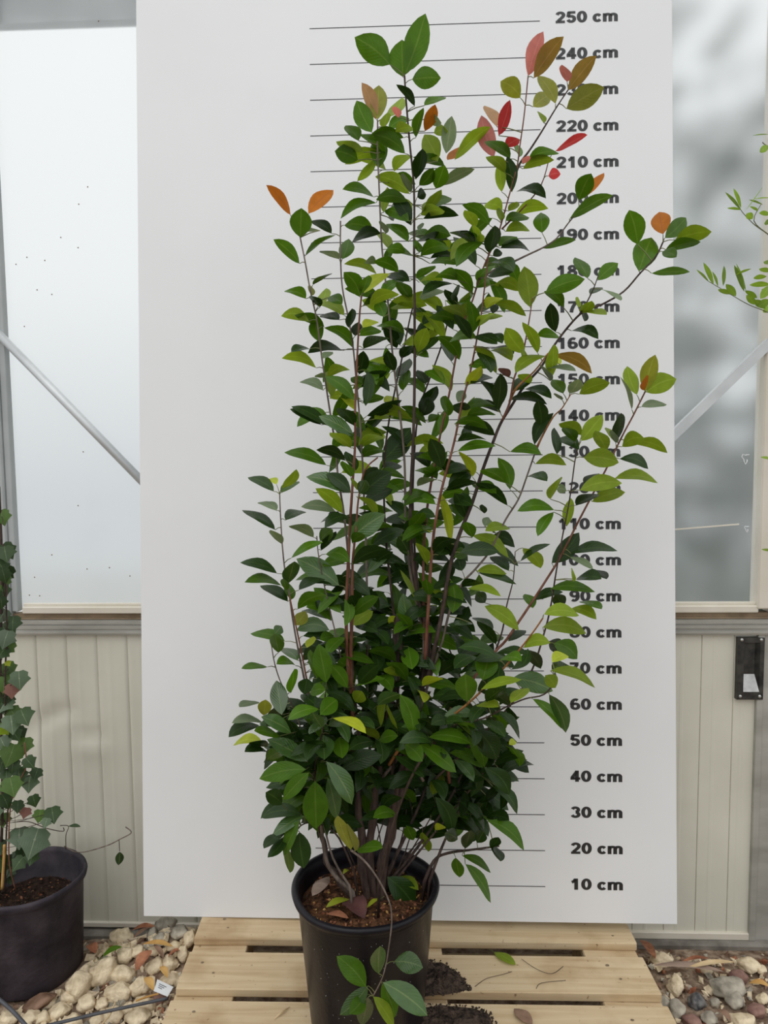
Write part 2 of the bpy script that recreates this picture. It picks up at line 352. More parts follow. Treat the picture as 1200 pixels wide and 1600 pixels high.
# sill rail: extruded aluminium with ridges
def sill():
    prof = [(0.0, 0.915), (-0.016, 0.915), (-0.018, 0.921), (-0.018, 0.926), (-0.012, 0.928), (-0.012, 0.932), (-0.016, 0.934), (-0.016, 0.944), (-0.012, 0.945), (-0.012, 0.948), (-0.016, 0.949), (-0.016, 0.957), (0.0, 0.960)]
    V = []; F = []; n = len(prof)
    for x in (-2.6, 3.0):
        for (y, z) in prof: V.append((x, WY + y, z))
    for i in range(n - 1): F.append((i, i + 1, n + i + 1, n + i))
    o = link('trim_1', mesh('trim_1', V, F), M['alu']); tag(o, 'weathered aluminium rail along the wall under the windows', None, None, 'structure')
    c = MB(); c.box((-2.6, WY + 0.004, 0.955), (3.0, WY + 0.03, 0.978)); c.build('groove', M['groove'], o)
    c = MB(); c.box((-2.6, WY - 0.004, 0.961), (3.0, WY + 0.02, 0.966)); c.build('groove_lip', M['groove'], o)
sill()
# ---- frosted windows
def pane_mat():
    m, t, b = newmat('frosted_sheet')
    nb = N(t, 'ShaderNodeTexCoord'); no = N(t, 'ShaderNodeTexNoise'); no.inputs['Scale'].default_value = 2.5; no.inputs['Detail'].default_value = 5
    t.links.new(nb.outputs['Object'], no.inputs['Vector'])
    r = N(t, 'ShaderNodeMapRange'); r.inputs['To Min'].default_value = 0.38; r.inputs['To Max'].default_value = 0.62
    t.links.new(no.outputs['Fac'], r.inputs['Value'])
    rf = N(t, 'ShaderNodeBsdfRefraction'); rf.inputs['IOR'].default_value = 1.12; rf.inputs['Color'].default_value = (0.975, 0.985, 0.98, 1)
    t.links.new(r.outputs[0], rf.inputs['Roughness'])
    tl = N(t, 'ShaderNodeBsdfTranslucent'); tl.inputs[0].default_value = (0.90, 0.92, 0.91, 1)
    df = N(t, 'ShaderNodeBsdfDiffuse'); df.inputs[0].default_value = (0.78, 0.80, 0.80, 1)
    gl = N(t, 'ShaderNodeBsdfGlossy'); gl.inputs['Roughness'].default_value = 0.16
    fr = N(t, 'ShaderNodeFresnel'); fr.inputs[0].default_value = 1.45
    a = N(t, 'ShaderNodeMixShader'); a.inputs[0].default_value = 0.12; t.links.new(rf.outputs[0], a.inputs[1]); t.links.new(tl.outputs[0], a.inputs[2])
    c = N(t, 'ShaderNodeMixShader'); c.inputs[0].default_value = 0.09; t.links.new(a.outputs[0], c.inputs[1]); t.links.new(df.outputs[0], c.inputs[2])
    d = N(t, 'ShaderNodeMixShader'); t.links.new(fr.outputs[0], d.inputs[0]); t.links.new(c.outputs[0], d.inputs[1]); t.links.new(gl.outputs[0], d.inputs[2])
    t.links.new(d.outputs[0], t.nodes['Material Output'].inputs['Surface'])
    return m
M['pane'] = pane_mat()
def plane_xz(name, x0, x1, z0, z1, y, mat, parent):
    nx, nz = 10, 16; V = []; F = []
    for j in range(nz + 1):
        for i in range(nx + 1):
            V.append((x0 + (x1 - x0) * i / nx, y + 0.0015 * math.sin(i * 1.7 + j * 0.9), z0 + (z1 - z0) * j / nz))
    for j in range(nz):
        for i in range(nx):
            q = j * (nx + 1) + i; F.append((q, q + 1, q + nx + 2, q + nx + 1))
    return link(name, mesh(name, V, F), mat, parent, True)
def window(name, x0, x1, label):
    b = MB(); b.box((x0, WY - 0.004, 0.978), (x1, WY + 0.05, 1.000), bev=0.003)
    b.box((x0, WY + 0.006, 1.000), (x1, WY + 0.02, 1.008), bev=0.001)
    o = b.build(name, M['sill_cream']); tag(o, label, None, None, 'structure')
    plane_xz('pane', x0 - 0.02, x1 - 0.006, 0.998, 3.2, WY + 0.022, M['pane'], o)
    return o
xl = at(12, 500, WY).x; xrr = at(1196, 600, WY).x
w1 = window('window_1', xl, 0.0, 'frosted greenhouse window left of the measuring board')
w2 = window('window_2', 0.0, xrr, 'frosted greenhouse window right of the measuring board')
w3 = window('window_3', xrr + 0.03, 2.6, 'sliver of frosted window at the right photo edge')
w0 = window('window_4', -2.6, xl - 0.075, 'frosted window beyond the grey post at far left')
b = MB(); b.box((xrr - 0.006, WY - 0.010, 0.99), (xrr + 0.034, WY + 0.05, 3.2), bev=0.004); b.build('window_stile', M['sill_cream'], w2)
b = MB(); b.box((xl - 0.075, WY - 0.012, 0.93), (xl - 0.032, WY + 0.024, 3.2), bev=0.004); b.box((xl - 0.032, WY - 0.002, 0.985), (xl - 0.012, WY + 0.024, 3.2), bev=0.002)
b.build('window_post', M['post'], w1)
b = MB(); b.box((xl - 0.084, WY - 0.016, 0.98), (xl - 0.075, WY + 0.024, 3.2), bev=0.002); b.build('post_lip', M['sill_cream'], w1)
# header beam seen behind the sheet
zt = at(100, 36, WY + 0.05).z
b = MB(); b.box((-2.6, WY + 0.045, zt), (0.0, WY + 0.09, zt + 0.2)); b.build('header_beam', M['alu_pale'], w1)
# diagonal braces in front of the sheets
A = at(0, 524, WY - 0.005); B = at(222, 752, WY - 0.005); d = (B - A)
b = MB(); b.tube([A - d * 0.12, B + d * 0.35], 0.0125, 12); o = b.build('brace', M['alu_pale'], w1, True)
A = at(1056, 676, WY - 0.005); B = at(1200, 537, WY - 0.005); d = (B - A)
def bar(A, B, w, t_):
    x = (B - A).normalized(); n_ = Vector((0, 1, 0)); u = x.cross(n_); V = []
    for p in (A, B):
        for (s1, s2) in ((-1, -1), (1, -1), (1, 1), (-1, 1)): V.append(p + u * w * s1 + n_ * t_ * s2)
    return V, [(0, 1, 2, 3), (7, 6, 5, 4), (0, 4, 5, 1), (1, 5, 6, 2), (2, 6, 7, 3), (3, 7, 4, 0)]
b = MB(); b.add(*bar(A - d * 0.4, B + d * 0.1, 0.0135, 0.010)); b.build('brace', M['alu_pale'], w2)
# seam tape and a torn spot on the right sheet
A = at(1058, 827, WY + 0.018); B = at(1155, 819, WY + 0.018)
b = MB(); b.add(*bar(A - (B - A) * 0.2, B, 0.0022, 0.0012)); b.build('seam_tape', M['sill_cream'], w2)
for (cx, cy, s) in ((1165, 716, 13), (1167, 826, 8)):
    b = MB(); c = at(cx, cy, WY + 0.019); pts = []
    for q in range(10):
        a = q / 9 * 5.2 + 0.6; rr = s / ppm(c) * (0.7 + 0.3 * math.sin(3 * a)) * 0.75
        pts.append(c + Vector((rr * math.cos(a) * 0.7, 0, rr * math.sin(a))))
    b.tube(pts, 0.0016, 5); b.build('sheet_tear', M['tagwhite'], w2, True)
# small dirt specks on the left sheet
for (cx, cy) in ((154, 33), (137, 292), (123, 319), (95, 371), (122, 387), (42, 402), (70, 407), (25, 413), (58, 453), (81, 460), (38, 510), (130, 706), (25, 795), (122, 790), (81, 867), (136, 889), (171, 887), (203, 900), (54, 902), (46, 930), (62, 931)):
    c = at(cx, cy, WY + 0.0185); b = MB(); r0 = 0.0022
    b.add([c + Vector((r0 * math.cos(a), 0, r0 * math.sin(a))) for a in [i * math.pi / 3 for i in range(6)]] + [c + Vector((0, -0.001, 0))], [(i, (i + 1) % 6, 6) for i in range(6)])
    b.build('dirt_speck', M['nail'], w1)
# ---- recessed door handle
def handle():
    p0 = at(1148, 1091, WY - 0.004); p1 = at(1192, 995, WY - 0.004)
    x0, z0, x1, z1 = p0.x, p0.z, p1.x, p1.z; y = WY - 0.017
    b = MB()
    ix0, ix1, iz0, iz1 = x0 + .018, x1 - .012, z0 + .024, z1 - .014
    # frame ring + tapered recess
    V = [(x0, y, z0), (x1, y, z0), (x1, y, z1), (x0, y, z1), (ix0, y, iz0), (ix1, y, iz0), (ix1, y, iz1), (ix0, y, iz1),
         (ix0 + .004, y + .0125, iz0 + .05), (ix1 - .010, y + .0125, iz0 + .05), (ix1 - .010, y + .0125, iz1 - .004), (ix0 + .004, y + .0125, iz1 - .004),
         (x0, y + .019, z0), (x1, y + .019, z0), (x1, y + .019, z1), (x0, y + .019, z1)]
    F = [(0, 1, 5, 4), (1, 2, 6, 5), (2, 3, 7, 6), (3, 0, 4, 7), (5, 6, 10, 9), (6, 7, 11, 10), (7, 4, 8, 11), (8, 9, 10, 11), (0, 12, 13, 1), (1, 13, 14, 2), (2, 14, 15, 3), (3, 15, 12, 0)]
    b.add(V, F); pl = b.build('door_handle', M['blackplate'], dooro); pl['label'] = 'black recessed door pull plate'
    s = MB(); s.add([(ix0, y - .001, iz0), (ix1, y - .001, iz0), (ix1 - .010, y + .0115, iz0 + .05), (ix0 + .004, y + .0115, iz0 + .05)], [(0, 1, 2, 3)]); s.build('recess_ramp', M['steel'], pl)
    for (sx_, sz_) in ((x0 + .010, z0 + .010), (x1 - .010, z0 + .010), (x0 + .010, z1 - .006), (x1 - .010, z1 - .006)):
        s = MB(); V = []; n = 10
        for (r, dy) in ((.0052, 0), (.0045, -.002), (.002, -.0032)):
            V += [(sx_ + r * math.cos(2 * math.pi * i / n), y + dy, sz_ + r * math.sin(2 * math.pi * i / n)) for i in range(n)]
        F = [(a * n + i, a * n + (i + 1) % n, (a + 1) * n + (i + 1) % n, (a + 1) * n + i) for a in range(2) for i in range(n)] + [tuple(2 * n + i for i in range(n))]
        s.add(V, F); s.build('screw', M['steel'], pl, True)
handle()
# ---- foliage added to darken the right sheet, standing in for its reflections
def added_shrubbery():
    rnd = random.Random(4); V = []; F = []
    for i in range(6500):
        p = Vector((rnd.uniform(1.0, 6.0), rnd.uniform(2.4, 4.0), 0)); top = 4.3 + 0.5 * math.sin(p.x * 2.3)
        p.z = top * rnd.random() ** 1.9 - .05
        a = Vector((rnd.gauss(0, 1), rnd.gauss(0, 1), rnd.gauss(0, .7))).normalized(); bb = a.cross(Vector((rnd.gauss(0, 1), rnd.gauss(0, 1), 1))).normalized()
        n = len(V); V += [p - a * .11, p + bb * .05, p + a * .11, p - bb * .05]; F.append((n, n + 1, n + 2, n + 3))
    o = link('added_shrubbery', mesh('added_shrubbery', V, F), M['shrub'])
    tag(o, 'added grey green foliage darkening the right frosted window in place of reflections', 'shrub', None, 'stuff')
M['shrub'] = noisy('added_shrub_foliage', (0.10, 0.14, 0.12), (0.23, 0.28, 0.25), 5, 0.6, 0.3)
added_shrubbery()

# ================================================================ MEASURING BOARD
LEAN = 0.0781; BL, BR, BH = -0.7754, 0.7188, 2.66; ZB = 0.1515
board = empty('measuring_board', (0, 0, ZB)); board.rotation_euler = (-LEAN, 0, 0)
tag(board, 'tall white plastic board with a height scale in centimetres behind the shrub', 'board')
b = MB(); b.box((BL, 0, 0), (BR, 0.006, BH), bev=0.001); b.build('board_sheet', M['board'], board)
LX0, LX1, TXR = -0.2827, 0.3578, 0.571
def arc(cx, cy, rx, ry, a0, a1, n=20):
    return [(cx + rx * math.cos(math.radians(a0 + (a1 - a0) * i / n)), cy + ry * math.sin(math.radians(a0 + (a1 - a0) * i / n))) for i in range(n + 1)]
GLY = {  # heavy wide grotesque, centre lines in cap heights
 '0': (.84, [arc(.42, .5, .275, .405, 0, 360, 28)]),
 '1': (.84, [[(.48, 0), (.48, 1)], [(.12, .66), (.28, .74), (.42, .92)]]),
 '2': (.84, [arc(.42, .69, .265, .215, 170, -35, 16) + [(.46, .38), (.20, .16)], [(.03, .095), (.80, .095)]]),
 '3': (.84, [arc(.41, .725, .245, .185, 165, -85, 16), arc(.41, .29, .275, .20, 85, -165, 16)]),
 '4': (.84, [[(.56, .93), (.14, .34)], [(.02, .29), (.83, .29)], [(.56, 0), (.56, 1)]]),
 '5': (.84, [[(.14, .905), (.77, .905)], [(.24, .93), (.17, .50)], [(.15, .52), (.25, .57)] + arc(.42, .33, .265, .24, 95, -165, 18)]),
 '6': (.84, [arc(.43, .315, .27, .225, 0, 360, 24), arc(.45, .5, .305, .41, 55, 190, 16)]),
 '7': (.84, [[(.06, .905), (.78, .905)], [(.68, .84), (.48, .55), (.36, .25), (.32, 0)]]),
 '8': (.84, [arc(.42, .735, .225, .175, 0, 360, 22), arc(.42, .28, .275, .19, 0, 360, 22)]),
 '9': (.84, [arc(.41, .685, .27, .225, 0, 360, 24), arc(.39, .5, .305, .41, 235, 370, 16)]),
 'c': (.78, [arc(.39, .365, .255, .275, 35, 325, 20)]),
 'm': (1.22, [[(.15, 0), (.15, .73)], [(.17, .48)] + arc(.40, .49, .215, .155, 150, 0, 10) + [(.615, 0)], [(.63, .48)] + arc(.865, .49, .215, .155, 150, 0, 10) + [(1.08, 0)]]),
}
def text_mesh(s):
    """letters as thick ribbons, joined into one mark"""
    V = []; F = []; x = 0.0; SV, SH = .31, .215
    for ch in s:
        if ch == ' ': x += .42; continue
        wd_, strokes = GLY[ch]
        for P in strokes:
            closed = math.hypot(P[0][0] - P[-1][0], P[0][1] - P[-1][1]) < 1e-6; n0 = len(V); k = len(P)
            for i, (px_, py_) in enumerate(P):
                if closed: a_ = P[(i - 1) % (k - 1)]; b2 = P[(i + 1) % (k - 1)] if i < k - 1 else P[1]
                else: a_ = P[max(0, i - 1)]; b2 = P[min(k - 1, i + 1)]
                tx, ty = b2[0] - a_[0], b2[1] - a_[1]; l = math.hypot(tx, ty); tx /= l; ty /= l
                h = .5 * (SV * ty * ty + SH * tx * tx)
                V += [(x + px_ - ty * h, py_ + tx * h, 0), (x + px_ + ty * h, py_ - tx * h, 0)]
            F += [(n0 + 2 * i, n0 + 2 * i + 1, n0 + 2 * i + 3, n0 + 2 * i + 2) for i in range(k - 1)]
        x += wd_ + .06
    return mesh('scale_number', V, F)
for i in range(1, 26):
    z = i * 0.1
    b = MB(); b.box((LX0, -0.0006, z - 0.0010), (LX1, 0.0002, z + 0.0010)); b.build('scale_line', M['ink'], board)
    me = text_mesh('%d cm' % (i * 10)); vs = np.array([v.co[:] for v in me.vertices])
    x0, x1 = vs[:, 0].min(), vs[:, 0].max(); y0, y1 = vs[:, 1].min(), vs[:, 1].max()
    wd = 0.142 if i < 10 else 0.170; ht = 0.0320
    for v in me.vertices:
        x, y = v.co.x, v.co.y
        v.co = (TXR - wd + (x - x0) / (x1 - x0) * wd, -0.0007, z - 0.008 + (y - y0) / (y1 - y0) * ht)
    me.name = 'scale_number'; me.materials.clear(); me.materials.append(M['ink'])
    o = link('scale_number', me, M['ink'], board); o['label'] = 'printed height mark reading %d cm' % (i * 10)

# ================================================================ PALLET
pal = empty('wooden_pallet', (-0.6075, 0.0, 0.1515)); pal.rotation_euler = (0, 0.0235, 0.040)
tag(pal, 'light pine pallet under the black pot and the white board', 'pallet')
def plank(name, a, b_, parent=pal, bow=0.0015):
    bm = MB(); bm.box(a, b_, bev=0.0022); V = bm.V
    bm.V = [(x, y, z + random.uniform(-bow, bow)) for (x, y, z) in V]
    return bm.build(name, M['wood'], parent)
decks = [(-0.0889, 0.035), (-0.2783, -0.1421), (-0.462, -0.3166), (-0.625, -0.497), (-0.80, -0.66)]
for di, (y0, y1) in enumerate(decks):
    pk = plank('deck_board', (random.uniform(-.004, .004), y0, -0.022), (1.2 + random.uniform(-.006, .006), y1, 0.0))
    for (u, v) in ((.075, .35), (.06, .72), (.60, .4), (.62, .7), (1.13, .3), (1.10, .66)):
        u += random.uniform(-.02, .02); v = y0 + (y1 - y0) * (v + random.uniform(-.08, .08))
        nb = MB(); n = 8; rr = random.uniform(.0028, .0042)
        nb.add([(u + rr * 1.3 * math.cos(2 * math.pi * i / n), v + rr * math.sin(2 * math.pi * i / n), 0.0008) for i in range(n)] + [(u, v, 0.0016)], [(i, (i + 1) % n, n) for i in range(n)])
        nb.build('nail', M['nail'], pk)
for (a, c) in ((0.0, 0.145), (0.53, 0.672), (1.055, 1.2)):
    plank('stringer_board', (a, -0.80, -0.044), (c, 0.035, -0.0225))
    for yy in (-0.79, -0.43, -0.065):
        plank('spacer_block', (a + .004, yy, -0.122), (c - .004, yy + .095, -0.0445))
for (y0, y1) in ((-0.80, -0.68), (-0.44, -0.32), (-0.085, 0.035)):
    plank('base_board', (0, y0, -0.144), (1.2, y1, -0.1225))

# ================================================================ POTTED SHRUB
PC = Vector((-0.119, -0.345, 0.146))       # pot base centre on the pallet
shrub = empty('potted_shrub', PC)
tag(shrub, 'tall evergreen shrub with some red young leaves in a round black pot', 'potted plant')
def child_mesh(mb, name, mat, parent=shrub, smooth=False, origin=PC):
    mb.V = [(x - origin[0], y - origin[1], z - origin[2]) for (x, y, z) in mb.V]
    return mb.build(name, mat, parent, smooth)
RZ = 0.470
b = MB(); hh = RZ - PC.z
b.lathe([(0.001, 0.004), (0.128, 0.0), (0.132, 0.006), (0.1565, hh - 0.035), (0.158, hh - 0.03), (0.158, hh - 0.026), (0.162, hh - 0.022), (0.169, hh - 0.013), (0.171, hh - 0.006), (0.168, hh), (0.161, hh + 0.001), (0.154, hh - 0.006), (0.150, hh - 0.03), (0.147, hh - 0.06), (0.001, hh - 0.06)], 72,
        wob=lambda q, z: 0.0016 * math.sin(3 * q + 1) + 0.0012 * math.sin(5 * q))
pot = b.build('pot', M['pot'], shrub, True); pot['label'] = 'round black plastic nursery pot'
# pale flecks splashed on the pot
b = MB(); rnd = random.Random(3)
for i in range(90):
    q = -math.pi / 2 + rnd.gauss(0.1, 0.75); z = rnd.uniform(0.0, hh - 0.04); r = 0.1325 + (0.1565 - 0.132) * z / (hh - 0.035) + 0.0007 + 0.0016 * math.sin(3 * q + 1) + 0.0012 * math.sin(5 * q)
    c = Vector((r * math.cos(q), r * math.sin(q), z)); t = Vector((-math.sin(q), math.cos(q), 0)); s = rnd.uniform(.0003, .0008)
    b.add([c - t * s, c - Vector((0, 0, s * 1.2)), c + t * s, c + Vector((0, 0, s * 1.2))], [(0, 1, 2, 3)])
o = b.build('dust_flecks', M['tagwhite'], pot); o['kind'] = 'stuff'
# soil
SZ = RZ - 0.045
def soil_disc(c, r, z, name, mat, parent, origin, seed, nb=420, cm=(0, 0, 1, 1, 2, 3)):
    rnd = random.Random(seed); b = MB(); V = [(c.x, c.y, z + .01)]; F = []
    for k in range(1, 9):
        for j in range(36):
            q = 2 * math.pi * j / 36; rr = r * k / 8
            V.append((c.x + rr * math.cos(q), c.y + rr * math.sin(q), z + .012 * (1 - (k / 8) ** 2) + rnd.uniform(-.005, .005)))
    for j in range(36):
        F.append((0, 1 + j, 1 + (j + 1) % 36))
        for k in range(7): F.append((1 + k * 36 + j, 1 + (k + 1) * 36 + j, 1 + (k + 1) * 36 + (j + 1) % 36, 1 + k * 36 + (j + 1) % 36))
    b.add(V, F)
    o = child_mesh(b, name, mat, parent, True, origin)
    b = MB()
    for i in range(nb):
        q = rnd.uniform(0, 6.283); rr = r * math.sqrt(rnd.random()) * .97; s = rnd.uniform(.002, .006)
        p = Vector((c.x + rr * math.cos(q), c.y + rr * math.sin(q), z + .012 * (1 - (rr / r) ** 2) + .003))
        a = Vector((rnd.gauss(0, 1), rnd.gauss(0, 1), rnd.gauss(0, .5))).normalized() * s; e_ = a.orthogonal().normalized() * s * .6; f_ = a.cross(e_).normalized() * s * .4
        b.add([p + a, p - a, p + e_, p - e_, p + f_, p - f_], [(0, 2, 4), (2, 1, 4), (1, 3, 4), (3, 0, 4), (2, 0, 5), (1, 2, 5), (3, 1, 5), (0, 3, 5)])
        b.M[-8:] = [rnd.choice(cm)] * 8
    b.V = [(x - origin[0], y - origin[1], zz - origin[2]) for (x, y, zz) in b.V]
    o2 = b.build('soil_crumbs', [M['soil'], M['dryred'], M['dryorange'], M['dirt']], parent); o2['kind'] = 'stuff'
    return o
soil_disc(PC, 0.1485, SZ, 'soil', M['soil'], shrub, PC, 5)

# ---- stems: tip -> base, pixel path of the photo, each with its own distance
BASE = [(585, 1375), (572, 1390)]
STEMS = '''
dark 3.0 9 -.30 -.35|632 118,634 150,638 200,641 232,647 300,647 400,648 560,646 680,641 800,645 880,656 945,668 985,664 1040,650 1110,625 1210,606 1310,590 1395
grey 2.5 6 -.27 -.33|590 190,590 240,592 285,597 390,606 470,614 560,624 640,632 720,634 820,642 900,655 960,662 1020,640 1150,605 1290,584 1395
grey 2.5 6 -.38 -.36|469 371,477 410,485 455,495 500,503 560,512 620,519 665,525 700,528 745,537 800,545 880,548 960,552 1060,556 1180,560 1300,566 1395
grey 2.5 5 -.30 -.34|532 345,532 400,535 450,545 500,552 545,558 610,564 680,568 760,572 860,574 980,574 1120,572 1280,574 1395
red 3.0 7 -.46 -.37|565 462,562 490,558 560,555 640,555 690,552 740,548 800,544 880,541 960,543 1030,548 1075,552 1130
red 2.5 8 -.44 -.36|590 715,570 735,560 780,556 830,551 880,550 960,548 1030,549 1070,556 1140
dark 2.5 6 -.26 -.33|648 470,640 500,628 560,615 620,606 670,600 730,602 830,612 930,622 1040,618 1160,600 1290,582 1393
dark 2.5 6 -.22 -.32|700 500,690 540,672 590,655 640,648 700,645 780,648 860,655 940,662 1010,650 1110,620 1240,592 1393
red 2.0 5 -.31 -.33|825 120,819 180,812 230,808 260,797 300,786 340,776 372,763 400,750 432,738 470,722 510,712 560,703 610,692 660,680 720,668 790,662 860,662 940,664 1000
dark 2.0 4 -.31 -.31|888 140,868 170,848 203,828 234,812 256,804 278
red 2.2 6 -.42 -.36|765 385,757 450,752 490,745 530,735 580,722 630,712 680,702 720,690 765,683 800,677 840,672 900,668 970,664 1030
red 1.6 3 -.28 -.30|858 248,846 288,822 320,800 342,784 358
grey 2.0 4 -.34 -.32|905 330,890 346,870 372,850 386,825 398,800 410,772 422,748 436
dark 2.5 8 -.38 -.35|1036 378,1024 402,1000 427,975 455,942 475,912 487,890 508,865 541,845 574,820 602,798 636,782 662,770 692,755 732,737 788,716 840,702 890,692 950,682 1000,668 1060
dark 1.5 3 -.39 -.38|935 430,927 452,916 474,905 492
red 1.8 4 -.44 -.39|832 466,826 505,816 556,803 592,796 630,784 658
orange 2.0 4 -.45 -.39|856 552,835 580,808 605,796 628
orange 1.6 4 -.40 -.36|892 616,878 638,864 652,846 684,838 702
grey 2.5 6 -.36 -.34|846 684,838 702,824 742,810 780,790 812,766 860,742 890,722 912,704 950,690 1005,672 1060,640 1170,605 1310,592 1390
red 2.5 9 -.36 -.35|1008 612,990 648,976 674,963 700,946 735,922 780,902 818,886 850,870 880,851 910,835 935,815 965,791 1000,774 1018,740 1060,700 1120,650 1220,612 1330,595 1392
dark 2.0 4 -.40 -.37|902 704,898 722,893 760,888 792,880 832,873 870,867 906,860 950,850 990,830 1050,795 1105,740 1160,670 1250,610 1370
dark 1.5 3 -.33 -.34|805 862,802 905,792 945,785 985,775 1015
orange 2.5 5 -.62 -.38|848 966,835 985,815 1011,790 1041,761 1071,736 1095,710 1116,680 1136,650 1156,625 1170,608 1195
dark 2.5 5 -.55 -.42|870 1062,850 1085,820 1092,790 1105,760 1121,735 1128,700 1140,650 1200,610 1300,590 1390
grey 2.2 7 -.48 -.38|437 772,438 800,441 850,445 890,452 930,457 965,464 1005,472 1045,480 1085,492 1160,499 1250,504 1310,512 1350,530 1375,556 1396
red 2.5 5 -.47 -.40|452 930,464 985,475 1040,484 1090,494 1170,500 1260
grey 2.0 4 -.44 -.40|424 1008,429 1036,437 1062,448 1086,462 1115,482 1180,500 1260,520 1340,552 1392
grey 2.0 4 -.40 -.36|495 838,498 870,510 930,519 968,528 1005,536 1050,545 1130,552 1260,562 1390
dark 2.5 5 -.50 -.40|508 1085,506 1130,492 1200,494 1260,500 1300
dark 2.5 5 -.25 -.33|700 1010,720 1060,735 1130,725 1200,690 1270,640 1340,600 1385
dark 3.0 6 -.30 -.34|780 1322,735 1328,700 1333,678 1345,660 1385
dark 2.5 5 -.28 -.34|745 1180,738 1220,715 1270,690 1325,668 1385
dark 3.0 7 -.24 -.33|690 1150,672 1210,650 1270,622 1330,596 1390
dark 2.0 4 -.42 -.38|445 1330,470 1290,500 1288,530 1310,560 1380
dark 2.0 4 -.30 -.34|800 1170,770 1190,730 1240,680 1300,610 1385
dark 1.5 3 -.22 -.32|560 1230,590 1290,600 1380
dark 1.5 3 -.24 -.32|700 1230,660 1300,610 1385
dark 1.5 3 -.24 -.32|640 1210,630 1300,605 1385
dark 1.5 3 -.26 -.33|520 1260,545 1330,572 1388
dark 1.2 2.5 -.24 -.33|600 1180,640 1250,640 1310,610 1385
dark 1.2 2.5 -.22 -.33|730 1260,690 1290,640 1330,605 1385
dark 1.2 2.5 -.22 -.33|660 1180,610 1260,585 1330,580 1388
grey 2.0 3.5 -.55 -.56|583 1556,598 1526,607 1484,612 1428,600 1390,574 1350,548 1328
'''
STEM_PTS = []   # (x_px, y_px, Vector) dense samples for attaching leaves
stem_objs = 0
for line in STEMS.strip().splitlines():
    head, body = line.split('|'); mt, r0, r1, ya, yb = head.split(); r0 = float(r0); r1 = float(r1); ya = float(ya); yb = float(yb)
    P = [tuple(map(float, q.split())) for q in body.split(',')]
    if P[-1][1] > 1365 and P[0][1] < 1000 and not (r1 == 7 and P[0][0] < 450) and P[0][1] != 118:
        P = [q for q in P if q[1] < 1175] + [(600 + 0.25 * (P[0][0] - 600), 1215 + 0.02 * abs(P[0][0] - 600))]; yb = -0.335; r1 = min(r1, 5.5)
    L = [0.0]
    for p, q in zip(P, P[1:]): L.append(L[-1] + math.hypot(q[0] - p[0], q[1] - p[1]))
    pts = []; rad = []
    ctrl = [(p[0], p[1], l / L[-1]) for p, l in zip(P, L)]
    S = spline(ctrl, 4)
    for i, s in enumerate(S):
        f = s[2]; Y = ya + (yb - ya) * f + 0.004 * math.sin(i * 1.3)
        w = at(s[0], s[1], Y)
        if i == len(S) - 1 and P[-1][1] > 1365: w.z = min(w.z, SZ + 0.0)
        pts.append(w); rad.append(0.5 * (r0 + (r1 - r0) * f ** 1.3) / ppm(w)); STEM_PTS.append((s[0], s[1], w))
    b = MB(); b.tube(pts, rad, 6)
    child_mesh(b, 'stem', M['stem_' + mt], shrub, True)
# thick woody trunk bases
for pth, r in ((((556, 1396), (530, 1374), (512, 1348), (503, 1305), (497, 1275)), (9, 8, 6.5, 5.5, 4.5)),
               (((574, 1400), (566, 1340), (562, 1270), (556, 1200)), (11, 10, 8, 6)),
               (((590, 1398), (602, 1335), (618, 1265), (640, 1180), (656, 1090), (667, 1020), (668, 985), (655, 945)), (13, 12, 11, 9, 9, 9, 10, 6)),
               (((585, 1398), (578, 1320), (590, 1220), (610, 1110), (622, 1010), (618, 960)), (11, 10, 9, 9, 11, 7))):
    pts = []
    for i, p in enumerate(pth): pts.append(at(p[0], p[1], -0.345 + 0.02 * i / 4))
    pts[0].z = SZ - .005
    S = [Vector(q) for q in spline([tuple(p) for p in pts], 5)]; R = [v[0] for v in spline([(q,) for q in r], 5)]
    b = MB(); b.tube([v + Vector((.003 * math.sin(i * 1.1), 0, 0)) for i, v in enumerate(S)], [q * .72 / 720 * (1 + .12 * math.sin(i * 1.9)) for i, q in enumerate(R)], 10); child_mesh(b, 'trunk', M['stem_dark'], shrub, True)
SPX = np.array([(p[0], p[1]) for p in STEM_PTS])

